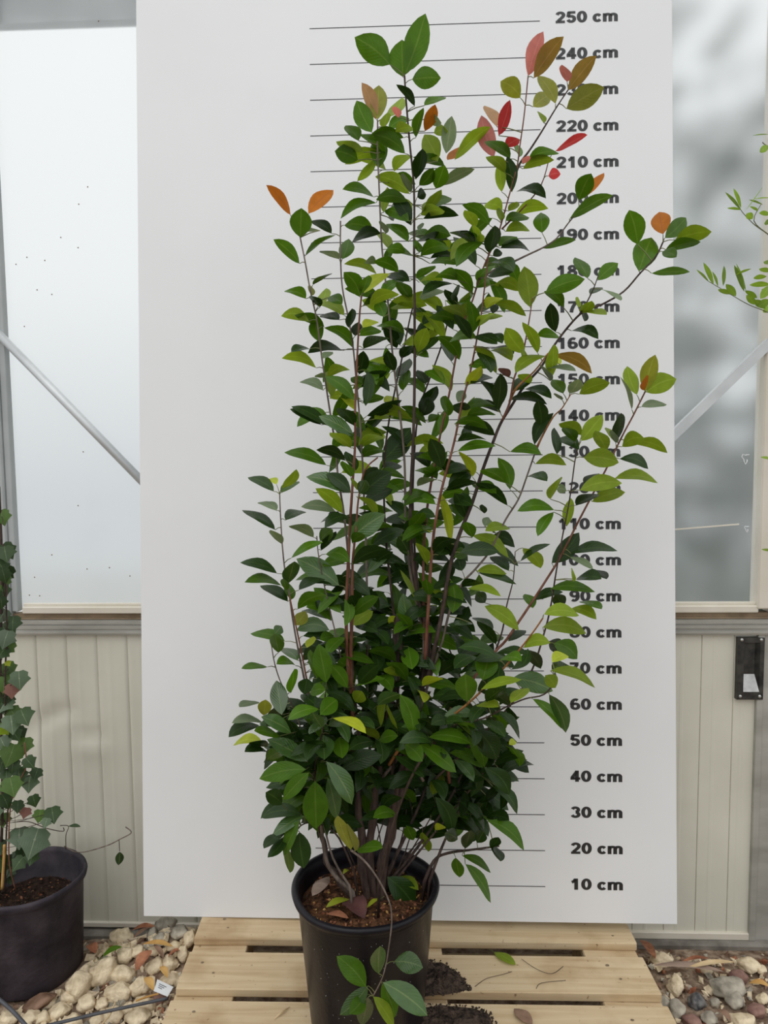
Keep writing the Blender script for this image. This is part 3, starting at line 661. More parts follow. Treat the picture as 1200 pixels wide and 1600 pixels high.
# ---- leaves: base x,y  tip x,y  half width  bend  tone   (photo pixels)
LEAVES = '''
609 101 554 58 19 5 m;629 120 628 62 20 0 m;634 114 665 21 18 2 m;644 124 689 122 15 2 m;648 166 619 132 6 5 d;663 165 697 152 5 3 m;588 187 565 129 10 4 p;590 187 592 133 13 0 y
581 207 557 157 14 -2 m;604 184 629 152 8 6 l;622 184 617 166 6 0 k;600 200 605 176 7 0 l;560 220 540 196 9 3 m;568 238 525 221 7 2 l;559 250 523 236 13 4 m;633 240 582 210 11 9 m;592 262 592 212 13 0 m
607 203 640 185 8 6 m;618 206 645 200 8 4 l;664 205 680 163 9 2 o;650 215 662 168 7 -3 m;664 187 690 192 8 3 g;650 280 660 232 10 2 d;684 252 663 210 14 2 l;700 205 678 208 8 4 l;697 240 706 181 11 0 g
710 250 767 198 9 5 l;699 250 717 230 7 3 o;825 119 849 49 12 -3 k;834 122 881 57 13 -3 z;886 128 878 101 7 2 k;888 141 932 87 12 -2 z;885 170 944 136 16 2 y;868 162 840 118 10 5 y;833 167 861 147 11 2 y
813 153 782 127 13 6 y;779 212 797 156 9 2 R;776 198 757 165 8 3 p;772 246 752 180 13 -3 k;790 230 811 217 8 2 R;797 248 757 221 8 6 m;849 192 841 174 4 2 l;868 236 918 211 6 2 R;826 250 874 240 7 9 m
817 264 866 250 8 7 l;812 245 803 220 5 0 m;789 270 759 245 8 7 l;800 300 792 244 9 3 d;784 300 780 253 8 0 l;857 275 876 272 8 3 R;818 256 826 243 5 0 k;454 336 416 289 8 5 o;482 334 521 297 11 4 o
469 371 471 325 16 0 m;518 365 485 345 7 6 d;468 412 427 374 9 4 m;477 400 525 367 4 5 m;500 360 480 362 3 1 g;588 317 532 342 7 12 m;584 308 535 296 7 9 m;538 352 583 360 11 7 m;595 365 550 378 8 8 d
530 405 500 392 5 2 g;535 405 545 373 11 2 m;600 332 605 292 7 0 l;640 303 586 276 11 9 l;642 352 612 302 11 5 d;615 345 617 312 7 0 d;603 365 595 345 5 0 g;638 378 603 350 8 7 m;633 395 604 390 8 5 m
588 412 570 410 6 5 g;623 425 584 408 9 7 m;605 410 612 380 6 0 m;640 440 605 432 8 7 d;569 458 608 427 9 8 Y;562 464 537 425 12 7 m;566 458 576 430 8 0 m;577 478 624 460 9 10 l;489 445 519 427 3 3 d
478 467 444 455 7 7 m;487 462 485 446 5 0 y;498 478 510 450 8 3 l;512 465 535 475 8 4 m;500 480 485 462 6 2 d;681 295 695 258 12 0 m;690 290 742 264 8 4 g;655 290 677 262 9 4 m;662 330 690 296 7 3 l
664 325 706 310 9 4 m;660 328 675 312 6 2 l;652 308 666 304 8 4 d;661 342 717 337 8 10 d;640 300 630 270 6 0 g;655 360 660 348 4 0 g;657 400 703 388 10 11 m;650 378 700 375 6 7 d;672 412 717 414 8 10 m
672 404 716 406 5 10 d;652 435 680 415 6 2 m;645 400 604 391 6 6 m;655 395 650 375 6 0 m;765 352 722 320 9 9 m;743 355 726 328 8 2 l;764 395 773 352 11 2 d;743 415 708 370 9 6 d;742 380 702 363 6 6 d
744 385 720 363 8 5 m;745 372 742 352 6 0 l;752 380 750 365 6 0 l;720 388 703 388 6 4 m;785 328 757 320 9 6 l;795 330 808 315 6 2 l;782 345 781 325 6 0 l;803 337 857 326 9 11 l;790 345 827 340 7 5 m
790 362 828 361 7 9 l;780 385 808 370 7 4 m;782 388 828 393 7 10 d;768 410 803 425 8 10 d;770 400 785 395 6 3 d;762 432 802 425 8 6 d;772 445 812 455 9 11 l;828 480 819 416 15 2 l;745 450 770 436 9 4 m
738 460 700 420 9 9 m;715 438 680 433 8 9 m;708 443 660 460 6 9 d;655 470 695 455 7 7 g;712 480 695 452 7 2 d;710 470 715 445 5 0 d;718 478 735 455 6 2 m;640 470 620 440 9 3 m;760 482 785 466 7 6 Y
853 310 806 300 7 12 d;847 364 845 332 12 0 m;848 388 900 375 6 3 m;890 342 958 305 9 5 m;904 313 924 271 13 -2 m;917 306 944 270 7 -2 o;852 457 914 436 13 5 m;880 480 850 455 8 7 m;918 435 898 402 9 3 m
934 438 966 411 10 3 m;922 460 941 449 5 2 d;940 452 970 470 3 2 g;996 382 983 328 15 3 m;998 424 1018 371 18 -1 m;1036 366 1030 331 14 0 o;1039 372 1072 340 12 -2 m;1055 375 1112 362 12 4 l;1040 390 1095 378 8 3 m
1035 393 1057 402 8 3 m;1018 427 1078 425 6 2 m;908 490 925 470 8 2 l;910 488 948 492 4 3 l;912 482 913 502 5 0 d;903 480 903 464 4 0 l;893 517 935 530 7 11 d;483 502 439 494 9 10 l;538 493 498 475 8 9 l
530 500 500 493 6 4 d;499 534 494 495 11 -3 m;553 545 506 512 8 12 m;545 512 550 482 7 2 d;535 548 481 552 8 12 d;484 545 455 550 5 4 d;494 575 440 560 8 12 l;520 550 505 560 5 3 g;512 590 547 578 7 10 l
517 620 512 580 8 0 l;553 625 507 588 10 8 m;505 610 468 597 7 8 g;507 590 492 587 4 2 g;512 665 455 635 8 6 d;553 640 532 618 6 3 Y;553 682 498 650 10 5 h;553 665 527 637 9 4 d;555 525 560 503 8 0 d
567 512 591 503 6 5 Y;562 525 596 517 8 6 m;568 545 608 528 7 6 d;561 585 568 548 10 2 d;565 605 605 580 8 5 d;570 628 600 588 8 -3 m;567 630 600 620 7 3 m;573 650 628 625 8 -4 d;600 628 622 622 5 3 Y
585 655 615 650 7 5 l;605 570 578 563 5 3 l;617 580 605 548 9 -2 d;625 540 605 495 10 7 d;600 495 588 470 10 2 m;567 600 548 590 7 2 m;708 515 682 477 9 3 d;730 500 690 480 8 7 l;735 530 710 490 8 3 d
739 520 732 468 9 5 m;690 493 660 508 6 7 d;653 550 667 512 11 -2 l;660 550 685 525 8 2 d;627 560 648 540 8 3 d;718 562 683 525 10 9 m;705 565 690 535 7 2 d;776 584 739 540 8 7 l;760 525 785 537 6 8 d
742 525 777 538 8 5 d;765 548 800 564 7 9 l;765 545 803 553 5 7 d;733 570 765 575 8 5 m;727 602 752 572 8 3 Y;735 600 770 590 7 6 d;777 640 782 583 11 2 d;706 610 675 570 8 6 l;695 600 663 580 8 5 m
665 600 652 578 8 2 d;630 610 632 575 9 2 m;620 590 640 560 8 2 d;655 640 683 603 9 3 d;660 650 672 620 12 0 d;700 650 697 618 9 -2 m;715 628 725 610 8 0 g;726 640 775 635 7 10 m;720 640 735 635 6 3 d
730 650 775 648 6 7 m;710 662 762 670 8 11 m;688 680 695 640 8 2 m;670 660 690 650 6 3 m;720 680 738 675 8 3 d;795 590 780 575 6 2 n;770 490 775 475 6 0 d;748 510 770 490 7 3 l;762 500 785 493 5 4 l
820 552 790 512 12 -3 l;840 552 816 503 8 6 l;839 525 874 527 7 5 m;868 519 860 473 10 -2 d;820 565 818 545 5 0 l;853 556 805 583 8 11 l;862 590 866 538 9 0 l;866 555 925 584 9 11 z;852 575 900 580 4 3 g
875 570 855 555 5 4 Y;860 595 845 570 4 2 g;880 615 863 593 9 2 m;890 615 905 592 9 2 g;905 616 953 598 11 5 l;800 612 832 590 9 4 d;820 608 862 623 7 8 d;795 625 855 632 7 10 d;878 625 867 614 3 0 g
828 600 810 585 7 4 l;845 667 840 625 11 3 d;835 695 865 645 9 -10 d;870 710 866 668 7 0 d;905 702 865 688 8 10 d;909 680 873 662 9 6 l;898 690 880 668 8 3 m;908 689 942 648 12 0 l;946 705 930 673 10 3 l
912 715 967 723 14 5 l;797 706 846 710 8 9 m;836 725 885 727 8 11 l;823 745 855 752 6 7 d;963 690 970 645 8 2 d;960 690 947 668 6 2 l;962 692 956 672 5 0 g;972 698 1008 686 11 9 l;985 692 1043 708 8 11 l
968 717 1013 733 8 10 d;960 748 1028 755 8 11 l;906 766 972 755 12 8 l;925 784 977 769 10 5 l;935 740 915 758 6 4 d;900 790 935 772 7 3 d;995 617 980 572 10 -3 l;1008 612 1024 554 12 -3 y;1010 613 1057 592 15 6 l
1007 610 1010 587 5 0 o;1002 636 1042 632 6 4 g;987 640 969 588 3 4 g;860 780 877 745 6 -2 l;885 767 870 765 7 3 g;886 822 892 778 8 0 l;866 797 808 799 9 11 m;510 727 444 707 9 9 m;540 720 494 703 8 9 d
548 700 515 676 8 4 l;545 690 525 667 8 3 m;560 695 605 675 9 11 l;563 700 603 684 7 9 l;565 715 602 705 8 9 m;556 735 540 705 8 2 d;548 745 535 720 7 2 m;545 770 478 745 11 8 h;548 770 510 740 10 5 d
535 802 493 763 10 7 l;525 800 470 792 8 8 g;557 765 550 747 4 0 l;562 772 572 750 9 0 h;565 772 612 738 16 3 d;568 785 614 765 10 4 d;568 755 590 730 12 3 d;548 808 507 825 8 10 d;530 815 515 800 7 2 d
547 842 602 803 16 3 h;550 848 570 835 8 3 m;428 768 387 746 8 6 d;432 757 420 748 5 4 Y;440 763 463 733 7 6 l;440 770 467 752 6 3 m;432 798 403 785 6 6 g;446 813 478 800 7 7 d;430 828 378 797 7 6 d
440 850 423 828 6 0 g;490 840 451 822 7 7 g;455 872 505 847 6 6 m;500 845 520 827 10 2 m;502 860 525 830 6 0 d;433 896 375 879 8 8 d;450 912 460 877 11 0 h;530 915 463 873 16 5 h;505 885 540 876 8 5 m
551 882 606 858 10 8 d;575 895 612 862 8 3 h;597 720 642 668 17 3 d;605 708 652 683 8 5 d;680 722 655 680 7 6 l;690 732 672 685 12 3 d;595 737 628 728 8 5 d;683 748 648 735 7 8 m;684 750 652 760 5 5 g
628 782 672 773 7 8 m;700 763 738 735 13 3 d;697 767 745 753 7 4 d;738 745 717 705 7 6 Y;715 705 775 697 7 8 m;715 690 760 687 5 6 d;797 765 778 715 10 7 m;790 755 750 735 9 7 m;793 790 742 755 8 7 d
730 812 710 770 10 3 d;704 850 687 768 7 4 Y;640 825 662 800 9 2 m;655 834 695 815 8 6 m;653 833 678 831 3 3 Y;738 840 728 815 9 0 m;719 863 780 862 11 6 d;795 872 738 837 9 11 l;797 826 758 830 7 6 l
770 832 768 813 4 0 l;757 822 763 808 7 0 g;757 802 753 788 5 0 d;640 870 622 838 11 3 h;667 882 650 848 7 4 l;685 867 705 850 11 2 d;710 870 732 865 9 4 m;722 892 715 872 10 0 d;582 852 632 828 10 5 d
640 867 590 835 9 8 h;580 887 614 862 10 4 d;665 895 692 885 8 4 h;795 892 765 870 8 6 d;745 893 792 897 7 7 l;747 895 807 913 6 5 d;865 800 840 838 8 -4 m;862 880 905 832 13 4 d;892 865 965 861 8 9 d
890 870 927 890 5 4 g;925 890 948 905 6 3 d;813 877 860 850 5 5 d;817 856 845 888 10 5 l;900 905 940 905 8 6 d;895 908 894 888 3 0 l;860 920 930 925 8 9 m;835 938 880 925 7 6 d;905 940 940 952 5 5 m
833 950 820 928 8 2 m;850 960 905 962 10 10 l;890 952 932 968 8 9 l;848 980 916 990 12 11 l;878 950 868 928 10 2 d;811 985 757 947 11 7 l;440 915 382 910 7 10 m;450 940 406 915 8 6 d;447 922 443 904 6 0 m
455 937 450 910 8 0 m;467 922 508 905 7 7 d;533 958 490 918 11 4 m;465 952 512 930 9 9 m;517 970 480 945 6 7 m;460 977 478 955 10 2 y;515 985 463 985 11 12 h;445 1002 391 990 8 7 m;435 1020 430 990 10 0 m
430 990 440 978 8 0 h;418 1042 377 1045 5 4 m;462 1040 432 1038 6 7 m;465 1032 440 1012 8 4 h;455 1082 460 1045 7 0 m;440 1117 432 1063 13 0 h;510 1067 498 1006 14 0 m;495 1060 485 1015 8 0 m;480 1012 490 994 6 0 Y
525 997 500 1000 8 4 m;543 1075 515 1038 10 4 m;509 1078 484 1083 9 4 m;475 1085 480 1060 12 0 d;540 1040 528 1032 10 0 m;550 962 592 932 10 5 m;551 977 583 955 10 3 l;555 947 548 930 8 0 d;560 1070 590 1040 12 3 d
557 1072 602 1060 6 5 m;555 1097 566 1080 11 0 l;570 1000 592 1010 7 3 d;641 980 630 927 11 -2 h;655 942 625 890 4 -2 l;620 977 608 963 7 0 Y;641 986 620 958 7 4 m;638 1010 644 1046 13 0 m;655 992 718 1015 11 6 m
780 1030 716 1012 9 11 d;670 930 666 905 8 0 m;665 942 702 930 8 6 l;668 957 682 945 5 2 l;705 907 707 958 13 6 m;722 917 755 910 6 5 d;730 920 783 932 6 8 l;758 942 745 925 9 0 d;770 985 738 965 6 3 d
775 1007 745 970 7 3 d;740 1000 700 975 8 5 d;738 974 710 977 4 3 d;713 1043 685 1017 7 3 d;730 1042 708 1025 9 3 l;754 1063 765 1022 17 0 m;730 1097 727 1053 16 0 m;660 1072 692 1060 6 5 Y;650 1078 662 1098 5 9 Y
635 1064 603 1035 9 9 m;625 1057 600 1045 8 4 l;590 1102 627 1085 9 5 h;625 1112 647 1095 12 3 h;752 1077 815 1062 7 5 l;800 1060 864 1080 15 6 h;798 1098 826 1075 8 2 l;818 1012 860 1005 9 10 l;865 1005 902 1030 13 8 m
863 1035 888 1025 8 6 Y;860 1048 930 1075 8 10 l;862 1046 897 1045 6 7 d;852 1055 868 1075 10 3 l;845 1045 820 1015 9 4 d;780 1032 815 1033 7 8 m;795 1002 822 985 7 4 d;858 1002 880 1020 11 3 d;832 1092 880 1140 7 7 m
858 1085 884 1145 11 6 h;795 1105 803 1126 6 0 d;745 1102 779 1105 6 5 l;760 1097 790 1075 9 3 d;405 1097 374 1105 5 4 g;412 1118 415 1093 10 0 y;412 1130 362 1130 6 7 g;405 1133 357 1152 9 8 d;410 1160 364 1165 7 9 Y
418 1167 390 1160 5 3 d;418 1175 382 1175 6 6 d;455 1145 408 1120 10 4 h;437 1150 397 1142 7 4 m;480 1190 417 1155 12 4 h;442 1175 417 1187 9 3 m;478 1202 405 1217 14 6 m;483 1207 442 1250 11 -2 m;441 1257 415 1238 11 3 d
498 1108 450 1125 9 8 m;500 1117 527 1093 13 2 m;495 1107 470 1085 9 4 d;503 1138 488 1113 8 0 h;507 1187 505 1148 16 0 h;530 1152 535 1185 12 0 m;520 1122 572 1146 7 9 Y;557 1135 592 1155 6 4 l;545 1172 587 1160 10 7 h
533 1202 597 1180 14 6 d;510 1190 550 1257 14 6 h;512 1215 526 1280 11 2 h;492 1220 494 1295 19 0 m;470 1272 408 1278 10 11 d;475 1275 425 1306 9 4 h;468 1282 443 1337 9 -2 m;445 1300 412 1326 7 4 d;448 1305 418 1340 8 3 d
448 1322 453 1364 7 0 m;468 1300 475 1357 15 -2 d;548 1328 528 1274 10 -2 y;555 1330 543 1287 6 0 y;557 1328 598 1325 8 4 m;570 1238 572 1271 8 0 m;592 1157 622 1150 9 4 m;595 1135 602 1085 6 -4 l;622 1145 605 1100 3 -2 l
645 1150 625 1085 13 9 m;655 1142 660 1110 9 0 d;633 1163 660 1190 12 4 m;634 1162 636 1147 5 0 l;655 1163 713 1207 12 5 m;670 1152 736 1162 10 10 m;733 1135 757 1199 13 5 m;745 1140 776 1187 17 5 d;748 1125 789 1152 8 7 d
790 1165 812 1198 7 8 m;795 1163 807 1160 5 3 Y;676 1242 692 1209 10 -2 l;680 1245 706 1302 12 10 d;757 1200 796 1242 13 10 d;775 1228 808 1272 8 8 d;760 1277 796 1282 8 6 d;762 1283 819 1329 10 12 m;695 1302 715 1312 10 3 d
635 1290 646 1313 9 0 m;680 1297 696 1292 5 4 Y;660 1300 669 1331 7 0 l;727 1326 736 1297 9 0 d;745 1317 756 1299 9 0 d;766 1324 779 1308 7 2 d;770 1320 782 1346 7 2 d;712 1340 718 1371 9 0 m;722 1337 767 1364 6 7 m
727 1350 767 1411 8 7 m;605 1370 648 1418 17 5 d;620 1370 654 1391 7 4 l;592 1522 594 1478 11 -2 h;616 1502 661 1512 14 4 h;598 1535 668 1587 16 6 h;597 1537 617 1590 12 3 m;572 1542 526 1494 15 5 m;575 1540 531 1586 12 4 h
570 1555 546 1584 11 3 m;575 1558 566 1603 12 0 h;583 1557 616 1606 9 3 l
'''
def prof(t):           # leaf outline, broadest past the middle
    return max(0.0, math.sin(math.pi * min(1, t) ** 1.04)) ** 0.76 * 1.04 if 0 < t < 1 else 0.0
def leaf_geo(base, tip, hw, side, nrm, bendv, fold, seg=8, tipw=0.0, curl=0.0):
    """blade of 4 strips folded along the rib; returns V, F, UV per vertex"""
    V = []; UV = []; F = []
    for i in range(seg + 1):
        t = i / seg; q = base + (tip - base) * t + bendv * (4 * t * (1 - t))
        w = hw * prof(t)
        if i in (0, seg):
            V.append(q); UV.append((0, t)); continue
        for k in (-1, -0.55, 0, 0.55, 1):
            lift = fold * abs(k) * w - 0.18 * w * (abs(k) ** 3) + 0.05 * w * math.sin(9 * t + 3 * k)
            V.append(q + side * (k * w) + nrm * (lift + curl * abs(k) * w)); UV.append((k, t))
    row = lambda i: 1 + (i - 1) * 5
    for j in range(4): F.append((0, row(1) + j + 1, row(1) + j))
    for i in range(1, seg - 1):
        for j in range(4): F.append((row(i) + j, row(i) + j + 1, row(i + 1) + j + 1, row(i + 1) + j))
    L = len(V) - 1
    for j in range(4): F.append((row(seg - 1) + j, row(seg - 1) + j + 1, L))
    return V, F, UV
class LeafSet:
    def __init__(s): s.V = []; s.F = []; s.UV = []; s.T = []; s.M = []
    def add(s, V, F, UV, tint, m):
        n = len(s.V); s.V += [tuple(v) for v in V]; s.F += [tuple(i + n for i in f) for f in F]; s.UV += UV; s.T += [tint] * len(V); s.M += [m] * len(F)
    def build(s, name, mats, parent, origin, smooth=True):
        me = mesh(name, [(x - origin[0], y - origin[1], z - origin[2]) for (x, y, z) in s.V], s.F)
        uvl = me.uv_layers.new(name='leaf')
        li = np.empty(len(me.loops), dtype=np.int32); me.loops.foreach_get('vertex_index', li)
        uvl.data.foreach_set('uv', np.array(s.UV, dtype=np.float32)[li].ravel())
        a = me.attributes.new('tint', 'FLOAT', 'POINT'); a.data.foreach_set('value', np.array(s.T, dtype=np.float32))
        me.polygons.foreach_set('material_index', np.array(s.M, dtype=np.int32))
        return link(name, me, mats, parent, smooth)
def petiole(a, b_, r, sag=0.0):
    mb = MB(); m = (a + b_) / 2 + Vector((0, 0, sag)); mb.tube([a, m, b_], [r * 1.2, r, r * 0.8], 4, cap=False); return mb.V, mb.F
lr = random.Random(11)
def px_leaf(bx, by, tx, ty, w, bend, Yb, dsign, T, fold=0.35):
    pb = at(bx, by, Yb); s = ppm(pb); la = math.hypot(tx - bx, ty - by) / s
    T = min(max(la, T), la * 1.7 + 0.008)
    dz = dsign * math.sqrt(max(0, T * T - la * la))
    pt = at(tx, ty, Yb + dz)
    A = pt - pb; v = ((pb + pt) / 2 - CAM).normalized()
    sd = v.cross(A); sd = sd.normalized() if sd.length > 1e-6 else CR.copy()
    nn = A.cross(sd).normalized()
    if nn.dot(v) > 0: nn = -nn                     # nn faces the camera
    hw = max(1.04 * w / s, 0.195 * T); c = min(1.0, 1.04 * w / s / hw); sn = math.sqrt(1 - c * c)
    # roll so that the upper face of the blade turns to the sky
    best = None
    for sg in (-1, 1):
        side = sd * c + nn * (sn * sg); nrm = A.cross(side).normalized()
        if nrm.z < 0: nrm = -nrm
        if best is None or nrm.z > best[0]: best = (nrm.z, side, nrm)
    _, side, nrm = best
    perp = Vector((-(ty - by), (tx - bx)))         # screen perpendicular
    if abs(tx - bx) >= abs(ty - by):
        if perp.y > 0: perp = -perp                # bend up
    elif perp.x < 0: perp = -perp                  # bend right
    if perp.length > 0: perp.normalize()
    bv = (CR * perp.x - CU * perp.y) * (bend / s * 0.8)
    return pb, pt, hw, side, nrm, bv
recs = []
for q in LEAVES.replace('\n', ';').split(';'):
    q = q.split()
    if len(q) == 7: recs.append((*map(float, q[:6]), q[6]))
def stem_near(x, y):
    d = (SPX[:, 0] - x) ** 2 + ((SPX[:, 1] - y) * 0.9 - 3) ** 2
    i = int(d.argmin()); return i, math.sqrt(d[i])
big = sorted(range(len(recs)), key=lambda i: -(recs[i][4] * math.hypot(recs[i][2] - recs[i][0], recs[i][3] - recs[i][1])))
PART = set(big[:300])
rest = LeafSet(); REST_M = [LC[k] for k in LCK] + [M['stem_green']]; GS = len(LCK)
def emit(rec, alone, depth=None, dsg=None):
    bx, by, tx, ty, w, bend, c = rec
    i, dist = stem_near(bx, by)
    sp = STEM_PTS[i][2]; Yb = sp.y + lr.uniform(-.012, .012) if depth is None else depth
    if depth is None and by > 1000 and 400 < bx < 830 and by < 1345: Yb -= 0.10 * sm((by - 1000) / 100) * (1 - 0.5 * sm((by - 1250) / 80))
    if dsg is None: dsg = -1 if lr.random() < 0.62 else 1
    fold = lr.uniform(0.18, 0.42)
    pb, pt, hw, side, nrm, bv = px_leaf(bx, by, tx, ty, w, bend, Yb, dsg, lr.uniform(.066, .090), fold)
    tint = lr.random()
    V, F, UV = leaf_geo(pb, pt, hw, side, nrm, bv, fold)
    tgt = rest if not alone else LeafSet()
    mi = LCK.index(c) if not alone else 0
    tgt.add(V, F, UV, tint, mi)
    if dist < 42:
        rp = 0.0009 if dist < 20 else 0.0011
        PV, PF = petiole(sp, pb, rp, 0.002); tgt.add(PV, PF, [(0.5, 0)] * len(PV), 0.5, GS if not alone else 1)
    if alone: tgt.build('leaf', [LC[c], M['stem_green']], shrub, PC)
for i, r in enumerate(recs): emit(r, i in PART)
# filler foliage deeper inside the crown, on the same stems
fr = random.Random(23)
REG = [  # cx, cy, rx, ry, count, tones (dark ones paint inner shade), nearest and farthest offset
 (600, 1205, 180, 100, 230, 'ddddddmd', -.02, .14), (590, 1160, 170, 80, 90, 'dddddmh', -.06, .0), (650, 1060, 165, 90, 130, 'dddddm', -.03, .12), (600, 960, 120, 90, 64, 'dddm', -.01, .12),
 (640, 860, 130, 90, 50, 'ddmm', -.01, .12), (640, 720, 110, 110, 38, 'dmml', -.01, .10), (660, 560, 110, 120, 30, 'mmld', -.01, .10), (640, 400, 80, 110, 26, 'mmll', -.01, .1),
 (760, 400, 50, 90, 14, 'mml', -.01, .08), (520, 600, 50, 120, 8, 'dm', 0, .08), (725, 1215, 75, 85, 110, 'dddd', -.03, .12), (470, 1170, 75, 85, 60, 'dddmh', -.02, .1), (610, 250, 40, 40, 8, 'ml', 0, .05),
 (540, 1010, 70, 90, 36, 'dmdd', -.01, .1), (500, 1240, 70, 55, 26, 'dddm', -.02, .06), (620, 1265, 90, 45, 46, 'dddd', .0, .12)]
for (cx, cy, rx, ry, n, tones, o0, o1) in REG:
    for k in range(n):
        a = fr.uniform(0, 6.283); rr = math.sqrt(fr.random()); x = cx + rx * rr * math.cos(a); y = cy + ry * rr * math.sin(a)
        i, dist = stem_near(x, y)
        if dist > 45: continue
        bx, by, sp = STEM_PTS[i]; bx = bx + (x - bx) * 0.6; by = by + (y - by) * 0.6
        ang = fr.gauss(0.28, 0.55); sg = 1 if x > bx else -1
        if fr.random() < 0.3: sg = -sg
        ln = fr.uniform(36, 60); tx = bx + sg * ln * math.cos(ang); ty = by + ln * math.sin(ang)
        if ty > 1318 - (22 if 540 < tx < 680 else 0): continue
        emit((bx, by, tx, ty, fr.uniform(6, 10), fr.uniform(4, 13), fr.choice(tones)), False, sp.y + fr.uniform(o0, o1), fr.choice((-1, 1)))
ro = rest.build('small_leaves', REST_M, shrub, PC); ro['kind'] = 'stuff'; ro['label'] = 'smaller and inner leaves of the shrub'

# ================================================================ LOOSE THINGS
def flat_leaf(name, a, b_, hw, mat, label, cat, group=None, bend=0.006, fold=0.25, curl=0.0, lift=0.003, side=None):
    """a fallen leaf lying between two world points"""
    a = Vector(a); b_ = Vector(b_); A = b_ - a
    sd = A.cross(Vector((0, 0, 1))).normalized() if side is None else side; nrm = sd.cross(A).normalized()
    if nrm.z < 0: nrm = -nrm
    V, F, UV = leaf_geo(a + Vector((0, 0, lift)), b_ + Vector((0, 0, lift)), hw, sd, nrm, nrm * bend, fold, curl=curl)
    s = LeafSet(); s.add(V, F, UV, random.random(), 0)
    if mat in LC:
        PV, PF = petiole(a - A * 0.25 + Vector((0, 0, lift)), a + Vector((0, 0, lift)), 0.0008); s.add(PV, PF, [(0.5, 0)] * len(PV), 0.5, 1)
    o = s.build(name, [LC[mat] if mat in LC else M[mat], M['stem_green']], None, a); o.location = a
    return tag(o, label, cat, group)
def palz(x):  # top of the pallet
    return 0.1515 - (x + 0.6075) * 0.0235
# on the pot soil
zS = SZ + 0.012
flat_leaf('fallen_leaf', onz(515, 1372, zS + .012), onz(488, 1402, zS + .012), 0.016, 'drygrey', 'curled grey brown dead leaf on the pot soil at left', 'leaf', bend=.012, curl=-.5)
flat_leaf('fallen_leaf', onz(546, 1407, zS + .008), onz(509, 1420, zS + .008), 0.011, 'Y', 'yellow green fallen leaf on the soil near the pot front', 'leaf', bend=.006)
flat_leaf('fallen_leaf', onz(538, 1412, zS + .006), onz(570, 1438, zS + .006), 0.026, 'maroon', 'dark maroon dead leaf curled at the front of the pot', 'leaf', bend=.012, curl=.3)
flat_leaf('fallen_leaf', onz(510, 1430, zS), onz(545, 1437, zS), 0.010, 'dryred', 'red brown leaf scrap against the front pot wall', 'leaf')
flat_leaf('fallen_leaf', onz(595, 1406, zS + .010), onz(573, 1421, zS + .010), 0.006, 'Y', 'thin yellow leaf under the drooping twig on the soil', 'leaf')
flat_leaf('fallen_leaf', onz(536, 1368, zS + .004), onz(546, 1362, zS + .004), 0.006, 'Y', 'tiny yellow leaf scrap beside the trunk foot', 'leaf')
# on the pallet
p = onz(772, 1489, 0.133); flat_leaf('fallen_leaf', (p.x, p.y, palz(p.x)), (lambda q: (q.x, q.y, palz(q.x)))(onz(806, 1510, 0.13)), 0.015, 'l', 'lime green fallen leaf on the pallet right of the pot', 'leaf', bend=.004, fold=.15)
p = onz(803, 1577, 0.133); flat_leaf('fallen_leaf', (p.x, p.y, palz(p.x)), (lambda q: (q.x, q.y, palz(q.x)))(onz(832, 1603, 0.13)), 0.016, 'dry', 'brown dead leaf on the front pallet board', 'leaf', bend=.004, fold=.15)
b = MB(); p = onz(428, 1591, 0.15); q = onz(453, 1572, 0.15); c = (p + q) / 2; c.z = palz(c.x)
b.tube([Vector((p.x - c.x, p.y - c.y, .003)), Vector((0, 0, .006)), Vector((q.x - c.x, q.y - c.y, .003))], [.0008, .0032, .0006], 5); o = b.build('splinter', M['straw'], None, True); o.location = c
tag(o, 'pale wood splinter lying on the pallet left of the pot', 'splinter')
# soil spilt on the pallet beside the pot
def dirt_patch(name, poly, h, label, seed):
    rnd = random.Random(seed); pts = [onz(x, y, 0.138) for (x, y) in poly]; c = sum(pts, Vector()) / len(pts); c.z = palz(c.x) - .001
    n = len(pts); V = [(0, 0, h)]; F = []; rings = 6
    for k in range(1, rings + 1):
        for j in range(n * 4):
            a = pts[j // 4]; b2 = pts[(j // 4 + 1) % n]; q = a + (b2 - a) * ((j % 4) / 4)
            f = k / rings; x = (q.x - c.x) * f * (1 + rnd.uniform(-.06, .06)); y = (q.y - c.y) * f * (1 + rnd.uniform(-.06, .06))
            V.append((x, y, h * (1 - f ** 2) * (0.4 + rnd.random() * 1.2) + (palz(c.x + x) - palz(c.x)) + .001))
    m = n * 4
    for j in range(m):
        F.append((0, 1 + j, 1 + (j + 1) % m))
        for k in range(rings - 1): F.append((1 + k * m + j, 1 + (k + 1) * m + j, 1 + (k + 1) * m + (j + 1) % m, 1 + k * m + (j + 1) % m))
    o = link(name, mesh(name, V, F), M['dirt'], None, True); o.location = c; tag(o, label, 'dirt')
    b = MB()
    for i in range(420):
        f = math.sqrt(rnd.random()) * 1.1; e0 = rnd.randrange(n); q = pts[e0].lerp(pts[(e0 + 1) % n], rnd.random()) - c; x = q.x * f; y = q.y * f; s = rnd.uniform(.0015, .006)
        pz = h * .6 * max(0, 1 - f * f) + .004 + (palz(c.x + x) - palz(c.x)); d1 = Vector((rnd.gauss(0, 1), rnd.gauss(0, 1), rnd.gauss(0, .5))).normalized() * s; d2 = d1.orthogonal().normalized() * s * .6
        d3 = d1.cross(d2).normalized() * s * .5; pp = Vector((x, y, pz))
        b.add([pp + d1, pp - d1, pp + d2, pp - d2, pp + d3, pp - d3], [(0, 2, 4), (2, 1, 4), (1, 3, 4), (3, 0, 4), (2, 0, 5), (1, 2, 5), (3, 1, 5), (0, 3, 5)])
    o2 = b.build('dirt_crumbs', M['dirt'], o); o2['kind'] = 'stuff'
